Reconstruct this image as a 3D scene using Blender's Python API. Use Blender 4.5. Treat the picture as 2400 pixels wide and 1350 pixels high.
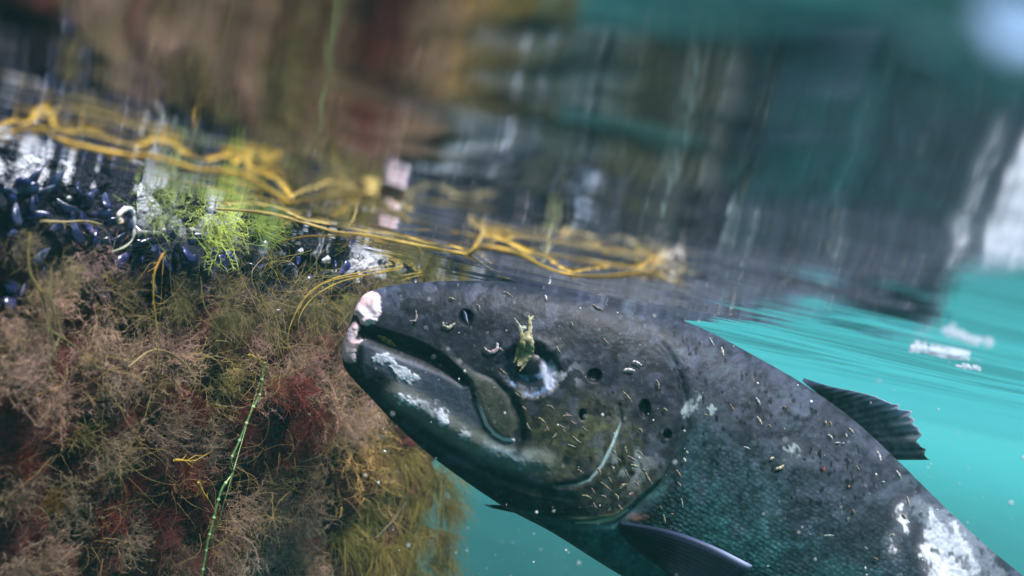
import bpy, math, random
import numpy as np
from mathutils import Vector, Matrix

for o in list(bpy.data.objects):
    bpy.data.objects.remove(o)
S = bpy.context.scene
COL = S.collection
rnd = random.Random(7)
rng = np.random.default_rng(11)

# ------------------------------------------------------------------ camera
FPX = 2305.0                       # focal length in photo pixels (photo is 2400 wide)
ROLL, PITCH = math.radians(12.4), math.radians(2.57)
CAM = np.array([0.0, 0.0, -0.0205])
F = np.array([0, math.cos(PITCH), math.sin(PITCH)])
R0 = np.array([1.0, 0, 0]); U0 = np.array([0, -math.sin(PITCH), math.cos(PITCH)])
R = math.cos(ROLL) * R0 + math.sin(ROLL) * U0
U = -math.sin(ROLL) * R0 + math.cos(ROLL) * U0
cam_data = bpy.data.cameras.new("camera")
cam = bpy.data.objects.new("camera", cam_data)
COL.objects.link(cam)
M = np.eye(4); M[:3, 0] = R; M[:3, 1] = U; M[:3, 2] = -F; M[:3, 3] = CAM
cam.matrix_world = Matrix([[float(v) for v in r] for r in M])
cam_data.sensor_width = 36.0
cam_data.lens = 36.0 * FPX / 2400.0
cam_data.clip_start = 0.004
cam_data.clip_end = 400.0
cam_data.dof.use_dof = True
cam_data.dof.focus_distance = 0.385
cam_data.dof.aperture_fstop = 10.5
S.camera = cam

# ------------------------------------------------------------------ sky, sun, exposure
SUN_DIR = Vector((0.22, -0.38, 0.90)).normalized()
sun_el = math.asin(SUN_DIR.z); sun_az = math.atan2(SUN_DIR.x, SUN_DIR.y)
W = bpy.data.worlds.new("World"); S.world = W; W.use_nodes = True
wn, wl = W.node_tree.nodes, W.node_tree.links
bg = wn.get("Background") or wn.new("ShaderNodeBackground")
wo = wn.get("World Output") or wn.new("ShaderNodeOutputWorld")
sky = wn.new("ShaderNodeTexSky"); sky.sky_type = 'NISHITA'; sky.sun_disc = False
sky.sun_elevation = sun_el; sky.sun_rotation = sun_az
wl.new(sky.outputs[0], bg.inputs[0]); bg.inputs[1].default_value = 0.15
wl.new(bg.outputs[0], wo.inputs[0])
sd = bpy.data.lights.new("sun", 'SUN'); sd.energy = 2.2; sd.angle = math.radians(10); sd.color = (1.0, 0.98, 0.97)
so = bpy.data.objects.new("sun", sd); COL.objects.link(so)
so.rotation_euler = SUN_DIR.to_track_quat('Z', 'Y').to_euler()
so.location = (0, 0, 3)
S.view_settings.view_transform = 'Standard'
S.view_settings.look = 'None'
S.view_settings.gamma = 1.0
S.view_settings.exposure = 1.6
cy = S.cycles
cy.max_bounces = 8; cy.diffuse_bounces = 2; cy.glossy_bounces = 4; cy.transmission_bounces = 4
cy.volume_bounces = 2; cy.transparent_max_bounces = 12
cy.sample_clamp_indirect = 4.0; cy.sample_clamp_direct = 0.0
cy.use_denoising = True
try:
    cy.denoiser = 'OPENIMAGEDENOISE'
except Exception:
    pass

# ------------------------------------------------------------------ numeric helpers
def P(px, py, D):
    """world point at depth D along the view axis seen at photo pixel (px, py)"""
    px = np.asarray(px, float); py = np.asarray(py, float); D = np.asarray(D, float)
    a = (px - 1200) / FPX; b = (675 - py) / FPX
    return CAM + D[..., None] * (F + a[..., None] * R + b[..., None] * U)

def proj(w):
    d = w - CAM
    z = d @ F
    return 1200 + FPX * (d @ R) / z, 675 - FPX * (d @ U) / z, z

_tab = np.random.default_rng(3).random(4096)
def _h(i, j, k):
    return _tab[((i * 73856093) ^ (j * 19349663) ^ (k * 83492791)) & 4095]
def vnoise(x, y, z=0.0):
    x = np.asarray(x, float); y = np.asarray(y, float); z = np.zeros_like(x) + z
    xi, yi, zi = np.floor(x).astype(np.int64), np.floor(y).astype(np.int64), np.floor(z).astype(np.int64)
    fx, fy, fz = x - xi, y - yi, z - zi
    fx, fy, fz = [t * t * (3 - 2 * t) for t in (fx, fy, fz)]
    def lz(k):
        a = _h(xi, yi, zi + k) * (1 - fx) + _h(xi + 1, yi, zi + k) * fx
        b = _h(xi, yi + 1, zi + k) * (1 - fx) + _h(xi + 1, yi + 1, zi + k) * fx
        return a * (1 - fy) + b * fy
    return lz(0) * (1 - fz) + lz(1) * fz
def fbm(x, y, z=0.0, o=4):
    s, a, t = 0.0, 1.0, 0.0
    for k in range(o):
        s = s + a * vnoise(np.asarray(x) * 2 ** k + 17.3 * k, np.asarray(y) * 2 ** k + 5.1 * k, np.asarray(z) * 2 ** k)
        t += a; a *= 0.5
    return s / t
def sstep(a, b, x):
    t = np.clip((x - a) / (b - a), 0, 1)
    return t * t * (3 - 2 * t)
def seg_dist(x, y, pts):
    """distance to a polyline and how far along it (0..1)"""
    pts = np.asarray(pts, float)
    L = np.hypot(*(pts[1:] - pts[:-1]).T); cum = np.concatenate([[0], np.cumsum(L)]); tot = cum[-1]
    best = np.full(x.shape, 1e9); along = np.zeros(x.shape)
    for i in range(len(pts) - 1):
        a, b = pts[i], pts[i + 1]; d = b - a
        t = np.clip(((x - a[0]) * d[0] + (y - a[1]) * d[1]) / (d @ d + 1e-9), 0, 1)
        q = np.hypot(x - a[0] - t * d[0], y - a[1] - t * d[1])
        m = q < best
        best = np.where(m, q, best); along = np.where(m, (cum[i] + t * L[i]) / tot, along)
    return best, along
def poly_sd(x, y, pts):
    """signed distance to a polygon, negative inside"""
    pts = np.asarray(pts, float); c = np.vstack([pts, pts[:1]])
    d, _ = seg_dist(x, y, c)
    ins = np.zeros(x.shape, bool)
    for i in range(len(pts)):
        a, b = c[i], c[i + 1]
        cond = (a[1] > y) != (b[1] > y)
        with np.errstate(divide='ignore', invalid='ignore'):
            xi = (b[0] - a[0]) * (y - a[1]) / (b[1] - a[1] + 1e-12) + a[0]
        ins ^= cond & (x < xi)
    return np.where(ins, -d, d)
def spline(pts, n):
    """Catmull-Rom through pts (any dimension), n samples evenly in parameter"""
    p = np.asarray(pts, float); k = len(p)
    e = np.vstack([2 * p[0] - p[1], p, 2 * p[-1] - p[-2]])
    t = np.linspace(0, k - 1, n); i = np.minimum(t.astype(int), k - 2); u = (t - i)[:, None]
    a, b, c, d = e[i], e[i + 1], e[i + 2], e[i + 3]
    return 0.5 * (2 * b + (c - a) * u + (2 * a - 5 * b + 4 * c - d) * u ** 2 + (3 * b - a - 3 * c + d) * u ** 3)

# ------------------------------------------------------------------ mesh helpers
def mesh_np(name, V, Q, col=None, uv=None, smooth=True, rough=None):
    V = np.asarray(V, np.float32); Q = np.asarray(Q, np.int32)
    me = bpy.data.meshes.new(name)
    k = Q.shape[1]
    me.vertices.add(len(V)); me.vertices.foreach_set("co", V.ravel())
    me.loops.add(Q.size); me.loops.foreach_set("vertex_index", Q.ravel())
    me.polygons.add(len(Q)); me.polygons.foreach_set("loop_start", np.arange(0, Q.size, k, dtype=np.int32))
    try:
        me.polygons.foreach_set("loop_total", np.full(len(Q), k, np.int32))
    except Exception:
        pass
    me.polygons.foreach_set("use_smooth", np.full(len(Q), smooth))
    if col is not None:
        at = me.color_attributes.new("Col", 'FLOAT_COLOR', 'POINT')
        c = np.ones((len(V), 4), np.float32); c[:, :3] = col
        at.data.foreach_set("color", c.ravel())
    if rough is not None:
        at = me.attributes.new("mask", 'FLOAT', 'POINT')
        at.data.foreach_set("value", np.asarray(rough, np.float32))
    if uv is not None:
        l = me.uv_layers.new(name="UVMap")
        l.data.foreach_set("uv", np.asarray(uv, np.float32)[Q.ravel()].ravel())
    me.update(calc_edges=True)
    return me
def link(name, me, mat=None, parent=None, loc=None):
    o = bpy.data.objects.new(name, me); COL.objects.link(o)
    if mat is not None and me is not None and len(me.materials) == 0:
        me.materials.append(mat)
    if loc is not None:
        o.location = loc
    if parent is not None:
        o.parent = parent
    return o
def tag(o, label=None, cat=None, group=None, kind=None):
    if label: o["label"] = label
    if cat: o["category"] = cat
    if group: o["group"] = group
    if kind: o["kind"] = kind
    return o
def grid_quads(n, m, wrap=False):
    i = np.arange(n - 1)[:, None]; j = np.arange(m if wrap else m - 1)[None, :]
    j2 = (j + 1) % m
    return np.stack([i * m + j, (i + 1) * m + j, (i + 1) * m + j2, i * m + j2], -1).reshape(-1, 4)

class MB:
    """collects tubes into one mesh"""
    def __init__(s): s.V, s.Q, s.C, s.n = [], [], [], 0
    def tube(s, pts, rad, sides=4, col=(1, 1, 1), flat=1.0):
        p = np.asarray(pts, float); n = len(p)
        r = np.broadcast_to(np.asarray(rad, float), (n,))
        t = np.gradient(p, axis=0); t /= np.linalg.norm(t, axis=1)[:, None] + 1e-12
        ref = np.array([0.31, 0.87, 0.38]); 
        a = np.cross(t, ref); a /= np.linalg.norm(a, axis=1)[:, None] + 1e-12
        b = np.cross(t, a)
        ang = np.linspace(0, 2 * math.pi, sides, endpoint=False)
        v = p[:, None, :] + r[:, None, None] * (np.cos(ang)[None, :, None] * a[:, None, :] + flat * np.sin(ang)[None, :, None] * b[:, None, :])
        s.V.append(v.reshape(-1, 3)); s.Q.append(grid_quads(n, sides, True) + s.n)
        c = np.asarray(col, float)
        if c.ndim == 1: c = np.broadcast_to(c, (n, 3))
        s.C.append(np.repeat(c, sides, axis=0)); s.n += n * sides
        # caps
        for base, flip in ((0, 0), ((n - 1) * sides, 1)):
            k0 = s.n - n * sides + base
            if sides == 4:
                q = [k0, k0 + 1, k0 + 2, k0 + 3]
                s.Q.append(np.array([q if flip else q[::-1]]))
            elif sides > 4:
                cpt = s.n
                s.V.append(p[[0 if base == 0 else -1]]); s.C.append(c[[0 if base == 0 else -1]]); s.n += 1
                for k in range(0, sides, 2):
                    q = [cpt, k0 + k, k0 + (k + 1) % sides, k0 + (k + 2) % sides]
                    s.Q.append(np.array([q if flip else q[::-1]]))
    def mesh(s, name):
        return mesh_np(name, np.vstack(s.V), np.vstack(s.Q), col=np.vstack(s.C))

# ------------------------------------------------------------------ materials
def new_mat(name):
    m = bpy.data.materials.new(name); m.use_nodes = True
    nt = m.node_tree
    for n in list(nt.nodes): nt.nodes.remove(n)
    out = nt.nodes.new("ShaderNodeOutputMaterial")
    return m, nt, nt.nodes, nt.links, out
def principled(name, col=None, rough=0.5, spec=0.3, attr=False, objcol=False, transl=0.0, noise=None, bump=None, sss=0.0):
    m, nt, N, L, out = new_mat(name)
    b = N.new("ShaderNodeBsdfPrincipled")
    b.inputs["Roughness"].default_value = rough
    b.inputs["Specular IOR Level"].default_value = spec
    src = None
    if attr:
        a = N.new("ShaderNodeAttribute"); a.attribute_name = "Col"; src = a.outputs["Color"]
    if objcol:
        oi = N.new("ShaderNodeObjectInfo")
        if src is None: src = oi.outputs["Color"]
        else:
            mx = N.new("ShaderNodeMix"); mx.data_type = 'RGBA'; mx.blend_type = 'MULTIPLY'; mx.inputs[0].default_value = 1
            L.new(src, mx.inputs[6]); L.new(oi.outputs["Color"], mx.inputs[7]); src = mx.outputs[2]
    if src is None:
        rgb = N.new("ShaderNodeRGB"); rgb.outputs[0].default_value = (*col, 1); src = rgb.outputs[0]
    tc = N.new("ShaderNodeTexCoord")
    if noise:
        nz = N.new("ShaderNodeTexNoise"); nz.inputs["Scale"].default_value = noise[0]; nz.inputs["Detail"].default_value = 5
        L.new(tc.outputs["Object"], nz.inputs["Vector"])
        mr = N.new("ShaderNodeMapRange"); mr.inputs[1].default_value = 0.3; mr.inputs[2].default_value = 0.7
        mr.inputs[3].default_value = noise[1]; mr.inputs[4].default_value = noise[2]
        L.new(nz.outputs[0], mr.inputs[0])
        mx = N.new("ShaderNodeMix"); mx.data_type = 'RGBA'; mx.blend_type = 'MULTIPLY'; mx.inputs[0].default_value = 1
        L.new(src, mx.inputs[6]); L.new(mr.outputs[0], mx.inputs[7]); src = mx.outputs[2]
    L.new(src, b.inputs["Base Color"])
    if bump:
        nb = N.new("ShaderNodeTexNoise"); nb.inputs["Scale"].default_value = bump[0]; nb.inputs["Detail"].default_value = 4
        L.new(tc.outputs["Object"], nb.inputs["Vector"])
        bp = N.new("ShaderNodeBump"); bp.inputs["Strength"].default_value = bump[1]; bp.inputs["Distance"].default_value = bump[2]
        L.new(nb.outputs[0], bp.inputs["Height"]); L.new(bp.outputs[0], b.inputs["Normal"])
    if sss:
        b.inputs["Subsurface Weight"].default_value = sss; b.inputs["Subsurface Radius"].default_value = (0.004, 0.002, 0.002)
        b.inputs["Subsurface Scale"].default_value = 1.0
    if transl:
        t = N.new("ShaderNodeBsdfTranslucent"); L.new(src, t.inputs[0])
        ms = N.new("ShaderNodeMixShader"); ms.inputs[0].default_value = transl
        L.new(b.outputs[0], ms.inputs[1]); L.new(t.outputs[0], ms.inputs[2]); L.new(ms.outputs[0], out.inputs[0])
    else:
        L.new(b.outputs[0], out.inputs[0])
    return m

# ================================================================== THE WATER
# surface seen from below: Fresnel mirror with total internal reflection
m_surf, nt, N, L, out = new_mat("water_skin")
fr = N.new("ShaderNodeFresnel"); fr.inputs[0].default_value = 1.333
tr = N.new("ShaderNodeBsdfTransparent"); gl = N.new("ShaderNodeBsdfGlossy")
gl.inputs["Roughness"].default_value = 0.06; gl.inputs["Color"].default_value = (0.96, 0.98, 1, 1)
ms = N.new("ShaderNodeMixShader")
L.new(fr.outputs[0], ms.inputs[0]); L.new(tr.outputs[0], ms.inputs[1]); L.new(gl.outputs[0], ms.inputs[2]); L.new(ms.outputs[0], out.inputs[0])

def axis(lo, hi, fine, far, ratio=1.12):
    a = list(np.arange(lo, hi + 1e-9, fine)); st = fine
    while a[-1] < far: st *= ratio; a.append(a[-1] + st)
    st = fine
    while a[0] > -far: st *= ratio; a.insert(0, a[0] - st)
    return np.array(a)
gx = axis(-0.24, 0.32, 0.0013, 63.0); gy = axis(0.0, 0.48, 0.0013, 63.0)
X, Y = np.meshgrid(gx, gy, indexing='ij')
H = np.zeros_like(X)
wr = np.random.default_rng(21)
for k in range(46):
    lam = 0.018 * (0.22 / 0.018) ** wr.random()
    th = wr.normal(math.pi / 2 + 0.1, 0.7)
    slope = 0.0037 * (lam / 0.05) ** -0.1
    kk = 2 * math.pi / lam
    H += slope / kk * np.sin(kk * (X * math.cos(th) + Y * math.sin(th)) + wr.random() * 6.28 + 2.0 * vnoise(X * 9 + k, Y * 9))
for k in range(26):      # fine wind ripple that breaks the mirror up
    lam = 0.0075 * (0.018 / 0.0075) ** wr.random(); th = wr.normal(math.pi / 2 + 0.1, 0.55); kk = 2 * math.pi / lam
    H += 0.0042 / kk * np.sin(kk * (X * math.cos(th) + Y * math.sin(th)) + wr.random() * 6.28 + 3.0 * vnoise(X * 22 + k, Y * 22)) * sstep(0.5, 0.2, np.hypot(X, Y)) * vnoise(X * 14 + 3 * k, Y * 14, 2.0) * 1.6
fade = 1 / (1 + (np.hypot(X, Y - 0.3) / 1.6) ** 2)
H *= fade
def dip(y):
    """the sheet sags slightly towards the near side, like the back of a passing swell"""
    y = np.maximum(np.asarray(y, float), 0.045)
    return 0.0018 * np.log(y / 0.36) * sstep(0.38, 0.20, y)
H += dip(np.where(Y > 0, Y, 0.045))
def surf_hit(px, py, z=0.0):
    d = F + (px - 1200) / FPX * R + (675 - py) / FPX * U
    zz0 = z
    for k in range(12):
        t = (zz0 - CAM[2]) / d[2]; q = CAM + t * d
        zz0 = 0.5 * zz0 + 0.5 * (z + float(dip(q[1])))
    return CAM + t * d
# a few steep little ripples shaped and placed so they let the sky through
RIPPLES = [(2406, 70, .0020, .0032, .0023), (930, 235, .0010, .0040, .0025), (905, 445, .0016, .0040, .0025)]
for (px, py, A, sx_, sy_) in RIPPLES:
    c = surf_hit(px, py)
    H -= A * np.exp(-((X - c[0]) / sx_) ** 2 - ((Y - c[1] + 0.1 * (X - c[0])) / sy_) ** 2)
me = mesh_np("water_surface", np.stack([X, Y, H], -1).reshape(-1, 3), grid_quads(len(gx), len(gy)))
ws = tag(link("water_surface", me, m_surf), kind="structure")

# the water body: even volume
m_h, nt, N, L, out = new_mat("sea_water")
pv = N.new("ShaderNodeVolumePrincipled")
pv.inputs["Color"].default_value = (0.20, 0.95, 0.91, 1)
pv.inputs["Density"].default_value = 0.072
pv.inputs["Anisotropy"].default_value = 0.25
L.new(pv.outputs[0], out.inputs["Volume"])
def box_mesh(name, lo, hi):
    x0, y0, z0 = lo; x1, y1, z1 = hi
    V = [(x0, y0, z0), (x1, y0, z0), (x1, y1, z0), (x0, y1, z0), (x0, y0, z1), (x1, y0, z1), (x1, y1, z1), (x0, y1, z1)]
    Q = [(0, 3, 2, 1), (4, 5, 6, 7), (0, 1, 5, 4), (1, 2, 6, 5), (2, 3, 7, 6), (3, 0, 4, 7)]
    return mesh_np(name, V, Q, smooth=False)
haze = tag(link("haze", box_mesh("haze", (-64, -64, -3.0), (64, 64, 0.03)), m_h), kind="stuff")
# seabed
m_bed = principled("seabed_mud", (0.007, 0.016, 0.015), 0.9, 0.1, noise=(3.0, 0.6, 1.3))
gx2 = np.linspace(-63, 63, 320); XX, YY = np.meshgrid(gx2, gx2, indexing='ij')
me = mesh_np("seabed", np.stack([XX, YY, -1.35 + 0.40 * fbm(XX * 0.5, YY * 0.5)], -1).reshape(-1, 3), grid_quads(320, 320))
tag(link("seabed", me, m_bed), kind="structure")

# ================================================================== THE FLOATING DOCK
def plan(px, D):
    """plan position (x, y) of a pixel column on the horizon at depth D"""
    w = P(np.array(px), np.array(690.0 + 0.22 * (px - 860)), np.array(D)); return np.array([w[0], w[1]])
A_ = plan(0, 0.290); B_ = plan(1075, 0.60)
wdir = (B_ - A_) / np.linalg.norm(B_ - A_); wnor = np.array([wdir[1], -wdir[0]])   # towards the camera side
def wall_pt(px, py, off=0.0):
    """point on the dock wall (or OFF metres in front of it) on the sight line of a pixel"""
    d = F + (px - 1200) / FPX * R + (675 - py) / FPX * U
    a = A_ + wnor * off
    t = ((a - CAM[:2]) @ wnor) / (d[:2] @ wnor)
    return CAM + t * d
# plan outline of the dock: along the wall, round the far corner, back
c0 = A_ - wdir * 0.55; c1 = B_ + wdir * 0.045
out_plan = [c0 - wnor * 0.9, c0 - wnor * 0.05, c0 + wdir * 0.02]
nn = 260
line = [c0 + wdir * (0.03 + t * (np.linalg.norm(c1 - c0) - 0.06)) for t in np.linspace(0, 1, nn)]
corner = []
for a in np.linspace(0, math.pi / 2, 14):
    cc = c1 - wdir * 0.03 - wnor * 0.03
    corner.append(cc + 0.03 * (wnor * math.cos(a) + wdir * math.sin(a)))
back = [c1 - wnor * (0.03 + t * 0.87) for t in np.linspace(0.02, 1, 40)]
PL = np.array(out_plan + line + corner + back)
zz = np.concatenate([[0.012, 0.0115], np.linspace(0.010, -0.34, 110)])
NP, NZ = len(PL), len(zz)
tan = np.gradient(PL, axis=0); nor = np.stack([tan[:, 1], -tan[:, 0]], -1); nor /= np.linalg.norm(nor, axis=1)[:, None]
VX = np.zeros((NP, NZ, 3))
arc = np.concatenate([[0], np.cumsum(np.linalg.norm(np.diff(PL, axis=0), axis=1))])
lump = (fbm(arc[:, None] * 40 + 0 * zz, zz[None, :] * 40 + 0 * arc[:, None], 0, 4) - 0.5) * 0.030 + (fbm(arc[:, None] * 160, zz[None, :] * 160, 3, 2) - 0.5) * 0.006
lump *= sstep(0.012, -0.02, zz)[None, :]
VX[..., 0] = PL[:, None, 0] + nor[:, None, 0] * lump; VX[..., 1] = PL[:, None, 1] + nor[:, None, 1] * lump; VX[..., 2] = zz
added_overhang = np.zeros(NP); added_overhang[len(out_plan) + nn - 40:] = 1.0; added_overhang[len(out_plan) + nn - 40:len(out_plan) + nn] = np.linspace(0, 1, 40)  # unseen overhang added at the far end to cover the gap in the mirror image
VX[..., :2] += (added_overhang[:, None] * 0.065 * sstep(-0.075, -0.020, zz)[None, :])[..., None] * wdir
VX[:, 0, :2] = VX[:, 0, :2] - nor * 0.01
Q = grid_quads(NP, NZ)
top = np.arange(NP) * NZ
dm = mesh_np("dock_body", VX.reshape(-1, 3), Q)
m_dock, nt, N, L, out = new_mat("fouled_dock")
b = N.new("ShaderNodeBsdfPrincipled"); b.inputs["Roughness"].default_value = 0.7; b.inputs["Specular IOR Level"].default_value = 0.2
tc = N.new("ShaderNodeTexCoord"); n1 = N.new("ShaderNodeTexNoise"); n1.inputs["Scale"].default_value = 26; n1.inputs["Detail"].default_value = 6
L.new(tc.outputs["Object"], n1.inputs["Vector"])
cr = N.new("ShaderNodeValToRGB"); e = cr.color_ramp.elements
e[0].position = 0.30; e[0].color = (0.012, 0.010, 0.010, 1); e[1].position = 0.74; e[1].color = (0.16, 0.10, 0.055, 1)
for p, c in ((0.44, (0.045, 0.012, 0.010, 1)), (0.53, (0.085, 0.022, 0.018, 1)), (0.62, (0.07, 0.05, 0.02, 1))):
    q = e.new(p); q.color = c
L.new(n1.outputs[0], cr.inputs[0])
sx = N.new("ShaderNodeSeparateXYZ"); L.new(tc.outputs["Object"], sx.inputs[0])
mr = N.new("ShaderNodeMapRange"); mr.inputs[1].default_value = -0.045; mr.inputs[2].default_value = -0.02; L.new(sx.outputs[2], mr.inputs[0])
mx = N.new("ShaderNodeMix"); mx.data_type = 'RGBA'; L.new(mr.outputs[0], mx.inputs[0]); L.new(cr.outputs[0], mx.inputs[6]); mx.inputs[7].default_value = (0.016, 0.018, 0.03, 1)
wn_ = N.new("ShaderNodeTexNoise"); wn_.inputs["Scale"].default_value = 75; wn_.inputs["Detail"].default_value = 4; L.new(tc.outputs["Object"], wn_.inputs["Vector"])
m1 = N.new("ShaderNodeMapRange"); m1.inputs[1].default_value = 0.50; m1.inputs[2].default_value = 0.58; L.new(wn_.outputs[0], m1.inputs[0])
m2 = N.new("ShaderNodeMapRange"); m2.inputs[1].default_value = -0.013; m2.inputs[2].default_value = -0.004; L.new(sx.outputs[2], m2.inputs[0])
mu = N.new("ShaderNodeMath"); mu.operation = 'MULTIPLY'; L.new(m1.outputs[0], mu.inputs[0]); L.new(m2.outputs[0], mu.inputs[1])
mw = N.new("ShaderNodeMix"); mw.data_type = 'RGBA'; L.new(mu.outputs[0], mw.inputs[0]); L.new(mx.outputs[2], mw.inputs[6]); mw.inputs[7].default_value = (0.62, 0.62, 0.68, 1)  # white patches at the waterline: sky glints put into the wall colour
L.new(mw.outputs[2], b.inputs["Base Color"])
nb = N.new("ShaderNodeTexNoise"); nb.inputs["Scale"].default_value = 240; nb.inputs["Detail"].default_value = 4; L.new(tc.outputs["Object"], nb.inputs["Vector"])
bp = N.new("ShaderNodeBump"); bp.inputs["Distance"].default_value = 0.004; L.new(nb.outputs[0], bp.inputs["Height"]); L.new(bp.outputs[0], b.inputs["Normal"])
L.new(b.outputs[0], out.inputs[0])
dock = tag(link("floating_dock", None), "dark floating dock wall overgrown with red and brown algae", "dock")
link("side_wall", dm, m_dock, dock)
# deck top (closes the body)
n_in = NP
cpl = PL.mean(0)
dv = np.concatenate([np.column_stack([VX[:, 0, :2], np.full(NP, 0.0121)]), [[*(cpl), 0.0122]]])
dq = np.array([[i, i + 1, NP, NP] for i in range(NP - 1)])
tri = np.array([[i, i + 1, NP] for i in range(NP - 1)])
link("deck_top", mesh_np("deck_top", dv, tri, smooth=False), principled("wet_concrete", (0.12, 0.12, 0.12), 0.5, 0.4, noise=(30, 0.5, 1.2)), dock)

# ================================================================== THE SALMON
ST = [  # top of outline, bottom of outline, half width (photo pixels at the fish's depth)
 ((824, 772), (824, 778), 1), ((830, 745), (806, 800), 15), ((838, 715), (803, 832), 27), ((852, 692), (808, 862), 37),
 ((880, 679), (832, 893), 48), ((930, 667), (870, 932), 63), ((1000, 660.5), (925, 990), 80), ((1080, 658), (1000, 1058), 97),
 ((1160, 659), (1090, 1125), 114), ((1250, 667), (1190, 1190), 131), ((1350, 680), (1290, 1242), 147), ((1450, 700), (1380, 1299), 159),
 ((1550, 732), (1470, 1354), 168), ((1650, 772), (1570, 1412), 175), ((1760, 830), (1680, 1472), 178), ((1870, 893), (1780, 1532), 176),
 ((1980, 970), (1880, 1602), 170), ((2080, 1060), (1960, 1672), 160), ((2180, 1158), (2040, 1742), 148), ((2290, 1262), (2140, 1812), 132),
 ((2400, 1352), (2250, 1882), 115), ((2550, 1470), (2420, 1922), 90), ((2750, 1600), (2650, 1932), 55), ((2850, 1660), (2780, 1942), 30)]
NS, NN_, NF_ = 860, 300, 90
sp = spline([(*a, *b, w) for a, b, w in ST], 4000)
wgt = 1.0 / np.maximum(8, np.linalg.norm(np.diff(sp[:, :4], axis=0), axis=1) * 0 + 8)
arc_s = np.concatenate([[0], np.cumsum(np.linalg.norm(np.diff((sp[:, :2] + sp[:, 2:4]) / 2, axis=0), axis=1) + np.linalg.norm(np.diff(sp[:, :2] - sp[:, 2:4], axis=0), axis=1) * 0.35)])
# finer stations on the part the photo shows, coarser towards the tail
u = np.linspace(0, 1, NS); tot = arc_s[-1]
a_vis = np.interp(0.86, np.linspace(0, 1, 4000), arc_s)
tgt = np.where(u < 0.93, u / 0.93 * a_vis, a_vis + (u - 0.93) / 0.07 * (tot - a_vis))
tgt[:40] = np.linspace(0, 1, 40) ** 1.5 * tgt[39]
stn = np.stack([np.interp(tgt, arc_s, sp[:, k]) for k in range(5)], 1)
stn[:, 4] = np.maximum(stn[:, 4], 0.5)
th = np.concatenate([np.linspace(0, math.pi, NN_, endpoint=False), np.linspace(math.pi, 2 * math.pi, NF_, endpoint=False)])
NT = len(th)
tt = (1 - np.cos(th)) / 2
# fish section: fullest a little above the middle, narrowing to the belly
sec = np.sign(np.sin(th)) * np.abs(np.sin(th)) ** 0.80
CX = stn[:, None, 0] + (stn[:, None, 2] - stn[:, None, 0]) * tt
CY = stn[:, None, 1] + (stn[:, None, 3] - stn[:, None, 1]) * tt
WW = stn[:, None, 4] * sec[None, :] * (1 + 0.10 * np.cos(th))[None, :]
def fish_D(px): return 0.402 + (np.asarray(px) - 1100) * 3.2e-5
DC = fish_D(CX)
center = P(CX, CY, DC)
pxm = (DC / FPX)[..., None]                   # metres per photo pixel at the fish
surf0 = center - F * (WW[..., None] * pxm)
nearface = (WW >= 0)
mir = center - F * (np.abs(WW)[..., None] * pxm)   # both flanks get the same features, mirrored
QX, QY, _ = proj(mir)
tfrac = np.broadcast_to(tt, QX.shape)

# --- features of the head, in photo pixels
MOUTH = [(841, 766), (888, 776), (940, 792), (1000, 815), (1040, 842), (1070, 868), (1100, 898), (1084, 903), (1035, 873), (972, 849), (900, 819), (848, 797)]
MAX_UP = [(985, 770), (1011, 790), (1050, 815), (1075, 845), (1110, 870), (1155, 892), (1188, 926), (1207, 965), (1212, 1005), (1203, 1030)]
MAX_LO = [(1000, 812), (1035, 838), (1065, 862), (1098, 895), (1116, 935), (1131, 971), (1140, 995), (1160, 1018), (1180, 1030), (1203, 1032)]
SORE1 = [(856, 678), (879, 683), (892, 698), (891, 740), (870, 762), (846, 760), (837, 740), (822, 731), (828, 719), (843, 701)]
SORE2 = [(834, 752), (843, 764), (836, 791), (851, 797), (836, 824), (832, 851), (811, 850), (799, 830), (797, 800), (809, 776), (822, 761)]
GILL = [(1470, 760), (1520, 785), (1560, 825), (1588, 880), (1604, 950), (1603, 1000), (1585, 1067), (1547, 1127), (1480, 1187), (1440, 1214), (1367, 1222), (1270, 1215), (1190, 1190)]
PREOP = [(1450, 950), (1455, 990), (1436, 1040), (1413, 1087), (1383, 1123), (1350, 1135), (1305, 1140)]
JAWBAND = [(930, 925), (985, 955), (1045, 995), (1095, 1025), (1160, 1060), (1230, 1078), (1275, 1082)]
JAWLINE = [(905, 950), (960, 1000), (1020, 1040), (1090, 1083), (1170, 1120), (1260, 1150), (1340, 1170)]
EYE = (1245, 862)
def rnd_poly(p): 
    q = spline(list(p) + [p[0]], 8 * len(p)); return q[:-1]
SORE1 = rnd_poly(SORE1); SORE2 = rnd_poly(SORE2)

disp = np.zeros_like(QX)           # pixels, positive outwards
nz1 = fbm(QX / 60, QY / 60, 1.0, 4); nz2 = fbm(QX / 14, QY / 14, 2.0, 3); nz3 = fbm(QX / 200, QY / 200, 5.0, 3); nz4 = fbm(QX / 6, QY / 6, 8.0, 2)
disp += (nz1 - 0.5) * 2.4 + (nz2 - 0.5) * 0.5
wcap = np.minimum(np.abs(WW), 60) / 60        # features fade at the outline
sd_m = poly_sd(QX, QY, MOUTH)
disp -= 26 * sstep(12, -22, sd_m) * wcap
lipd, _ = seg_dist(QX, QY, [(850, 803), (900, 827), (972, 857), (1035, 882), (1090, 912)])
disp += 1.5 * np.exp(-(lipd / 34) ** 2)
maxpoly = MAX_UP + MAX_LO[::-1]
sd_x = poly_sd(QX, QY, maxpoly)
disp += 5 * sstep(6, -14, sd_x) * sstep(1000, 1080, QX + (QY - 800) * .5)
d_lo, al_lo = seg_dist(QX, QY, MAX_LO)
d_up, al_up = seg_dist(QX, QY, MAX_UP)
disp -= 4 * np.exp(-(np.maximum(sd_x, 0) / 12) ** 2) * sstep(-6, 4, sd_x) * sstep(0.35, 0.6, np.maximum(al_lo, al_up))
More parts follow.
